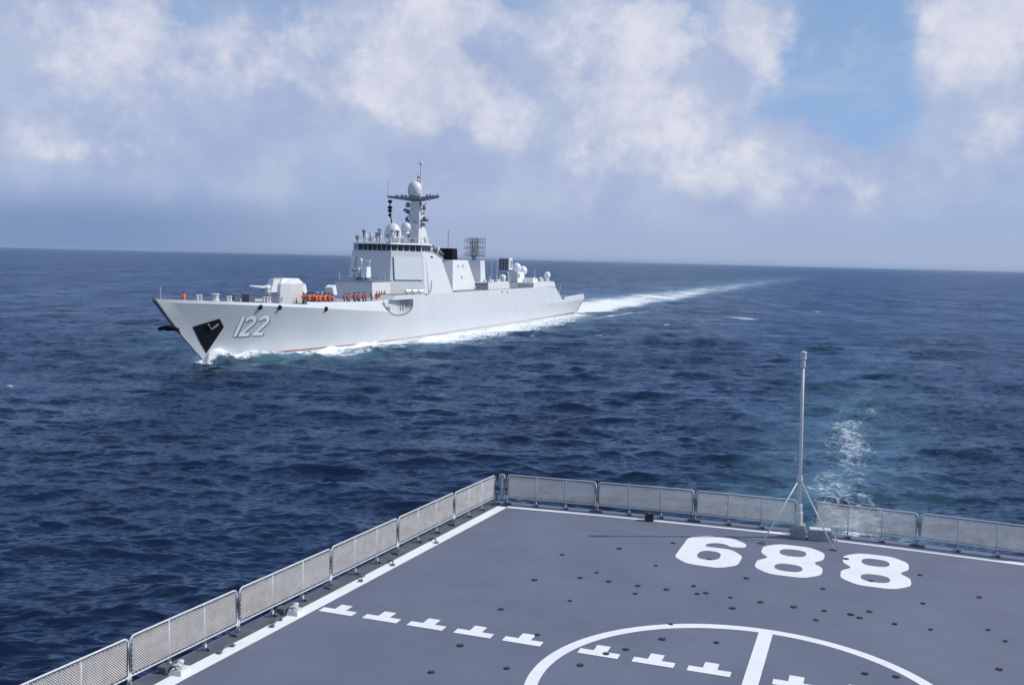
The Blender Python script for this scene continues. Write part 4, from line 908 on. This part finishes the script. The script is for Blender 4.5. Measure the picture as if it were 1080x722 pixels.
# hangar
side_block('hangar', [(40.8, 8.2), (40.6, 9.35), (24.2, 9.5), (23.2, 8.2)], 8.2, 8.05, .12, M_sup)
side_block('recess_fill_block', [(47.5, 8.2), (47.2, 9.2), (40.0, 9.3), (39.6, 8.2)], 8.2, 4.2, .1, M_mid)  # mid-grey block filling the dark recess ahead of the hangar
mb = MB(); mb.prism([P(37.0, 4.0, 9.4), P(37.0, 6.6, 9.4), P(33.6, 6.6, 9.4), P(33.6, 4.0, 9.4)], [P(36.8, 4.2, 10.4), P(36.8, 6.4, 10.4), P(33.8, 6.4, 10.4), P(33.8, 4.2, 10.4)]); mb.build('ventilator_house', M_white, SHIP)
for i in range(7):
    mb = MB(); s = 35.0-i*1.55; z = 9.4; k = i % 3; b = 6.3-.3*k
    if k == 0: mb.lathe(P(s, b, z), [(.3, 0), (.3, .6), (.5, .7), (.5, 1.0), (.2, 1.2)], 10)
    elif k == 1: mb.box(P(s, b, z+.45), (.8, .9, .8))
    else: mb.tube([P(s, b, z), P(s, b, z+1.3)], .12, 6); mb.box(P(s, b, z+.5), (.5, .5, .7))
    mb.build('hangar_fitting', (M_white, M_mid, M_sup)[(i*2) % 3], SHIP)
mb = MB(); mb.tube([P(33, 5.6, 9.4), P(33, 5.6, 12.6)], .06, 5); mb.tube([P(24.6, 6.0, 9.5), P(24.6, 6.0, 11.0)], .06, 5); mb.build('whip_antenna', M_sup, SHIP)
mb = MB(); mb.lathe(P(25.4, 6.4, 9.4), [(.6, 0), (.45, .9)], 12); mb.dome(P(25.4, 6.4, 10.3), .85, 1.7); mb.build('small_radome', M_white, SHIP, True)
mb = MB(); mb.box(P(16.4, 6.6, 5.2), (.8, .9, .9)); mb.tube([P(21.0, 7.4, 7.0), P(19.8, 7.8, 8.2)], .07, 6); mb.build('landing_light', M_mid, SHIP)
mb = MB(); mb.prism([P(18.0, -4.5, 4.9), P(18.0, 4.5, 4.9), P(17.7, 4.5, 4.9), P(17.7, -4.5, 4.9)], [P(22.8, -4.5, 8.0), P(22.8, 4.5, 8.0), P(22.5, 4.5, 8.1), P(22.5, -4.5, 8.1)]); mb.build('hangar_door', M_panel, SHIP)
mb = MB(); mb.tube([P(-6.2, 0, 5.2), P(-7.2, 0, 8.0)], .06, 6); mb.build('ensign_staff', M_sup, SHIP)
for s, z in ((63.4, 7.7), (60.0, 7.6), (-3.2, 3.0)):
    b, n = hb(s, z); mb = MB(); mb.tube([P(s, b-.2, z), P(s, b+.06, z)], .22, 10); mb.build('scupper', M_black, SHIP)

# ------------------------------------------------------------------ sailors
M_skin = paint('skin', (.50, .32, .23), .6); M_navy = paint('navy_uniform', (.03, .04, .07), .8); M_orange = paint('life_vest_orange', (.78, .20, .085), .7, var=.2, scale=6); M_dred = paint('life_vest_red', (.45, .12, .09), .7, var=.2, scale=6); M_cap = paint('cap_cloth', (.02, .025, .05), .8)
def body_mesh():
    V = [((0, 0, .98), .14), ((0, 0, 1.18), .145), ((0, .0, 1.40), .16), ((0, .01, 1.53), .06), ((0, -.005, 1.62), .085), ((0, -.01, 1.72), .085),
         ((.09, 0, .90), .10), ((.10, -.01, .50), .068), ((.10, .02, .10), .048), ((.11, -.14, .05), .042),
         ((-.09, 0, .90), .10), ((-.10, -.01, .50), .068), ((-.10, .02, .10), .048), ((-.11, -.14, .05), .042),
         ((.19, 0, 1.42), .065), ((.25, .02, 1.14), .05), ((.24, -.05, .88), .036), ((.24, -.07, .79), .04),
         ((-.19, 0, 1.42), .065), ((-.25, .02, 1.14), .05), ((-.24, -.05, .88), .036), ((-.24, -.07, .79), .04)]
    E_ = [(0, 1), (1, 2), (2, 3), (3, 4), (4, 5), (0, 6), (6, 7), (7, 8), (8, 9), (0, 10), (10, 11), (11, 12), (12, 13), (2, 14), (14, 15), (15, 16), (16, 17), (2, 18), (18, 19), (19, 20), (20, 21)]
    me = bpy.data.meshes.new('person_body'); me.from_pydata([v for v, r in V], E_, []); o = bpy.data.objects.new('tmp', me); COL.objects.link(o)
    md = o.modifiers.new('s', 'SKIN')
    for i, (v, r) in enumerate(V): me.skin_vertices[0].data[i].radius = (r, r*.85); me.skin_vertices[0].data[i].use_root = (i == 0)
    o.modifiers.new('ss', 'SUBSURF').levels = 1
    dg = bpy.context.evaluated_depsgraph_get(); m2 = bpy.data.meshes.new_from_object(o.evaluated_get(dg)); bpy.data.objects.remove(o)
    m2.materials.clear(); m2.materials.append(M_navy); m2.materials.append(M_skin)
    for p in m2.polygons:
        c = p.center; p.material_index = 1 if (c.z > 1.53 or (abs(c.x) > .19 and c.z < .87 and c.z > .7)) else 0; p.use_smooth = True
    return m2
BODY = body_mesh()
def person(name, loc, rz, label, vest, group=None):
    o = bpy.data.objects.new('person', BODY); COL.objects.link(o); o.location = loc; o.rotation_euler = (0, 0, rz); tag(o, label, 'person', group)
    o.scale = (1.08, 1.08, 1.06)
    mb = MB(); ring = lambda z, a, b: [(a*math.cos(2*math.pi*k/12), .01+b*math.sin(2*math.pi*k/12), z) for k in range(12)]
    R4 = [ring(.74, .215, .185), ring(1.1, .215, .19), ring(1.40, .22, .19), ring(1.50, .13, .12)]
    for i in range(3): mb.add(R4[i]+R4[i+1], [(k, (k+1) % 12, 12+(k+1) % 12, 12+k) for k in range(12)])
    for sg in (1, -1): mb.tube([(sg*.19, 0, 1.43), (sg*.26, .02, 1.14)], .075, 8)
    v = mb.build('life_vest', vest, o, True)
    mb = MB(); mb.lathe((0, -.01, 1.72), [(.10, -.02), (.105, .03), (.125, .07), (.11, .10), (.02, .11)], 12); mb.box((0, -.10, 1.705), (.15, .09, .02)); c = mb.build('cap', M_cap, o, True)
    return o
def clone(o, loc, rz, label=None):
    n = o.copy(); COL.objects.link(n); n.location = loc; n.rotation_euler = (0, 0, rz); n.scale.z = 1.06*pr.uniform(.93, 1.04)
    if label: n['label'] = label
    for ch in o.children: c = ch.copy(); COL.objects.link(c); c.parent = n
    return n
WP = lambda s, b, z: (SHX+b, SHY-s, z)
dkz = lambda s: interp(s, tp_z)-.22
pr = random.Random(9)
LB1 = 'sailor in bright orange life vest in the crowd behind the main gun'
LB2 = 'sailor in dull red life vest in the row before the deckhouse'
p1 = p2 = None
for i in range(27):
    s = 137.3-(i % 9)*.72+pr.uniform(-.2, .2)-.3*(i//9); b = (5.3-.85*(i//9))+pr.uniform(-.45, .3)-(s-132)*.12; rz = R_(90)+pr.uniform(-1.2, 1.2)
    if p1 is None: p1 = person('p', WP(s, b, dkz(s)), rz, LB1, M_orange, 'sailors in orange vests on the foredeck')
    else: clone(p1, WP(s, b, dkz(s)), rz)
for i in range(13):
    s = 124.6-i*.86+pr.uniform(-.15, .15); b = (4.6 if s < 117.5 else 3.6)+pr.uniform(-.25, .25); rz = R_(70)+pr.uniform(-.5, .5)
    if s < 116.2: b = 5.0
    if p2 is None: p2 = person('p', WP(s, b, dkz(s)), rz, LB2, M_dred, 'sailors in red vests before the deckhouse')
    else: clone(p2, WP(s, b, min(dkz(s), 7.05)), rz)
clone(p1, WP(162.0, .7, dkz(161)-.5), R_(60), 'lone sailor in orange life vest standing near the bow tip')['group'] = ''
lone = clone(p2, WP(112.8, 4.8, 7.05), R_(80), 'sailor in red vest against the white deckhouse wall, above the boat bay')
for o in COL.objects:
    if 'group' in o.keys() and (o['group'] == '' or o is lone): del o['group']
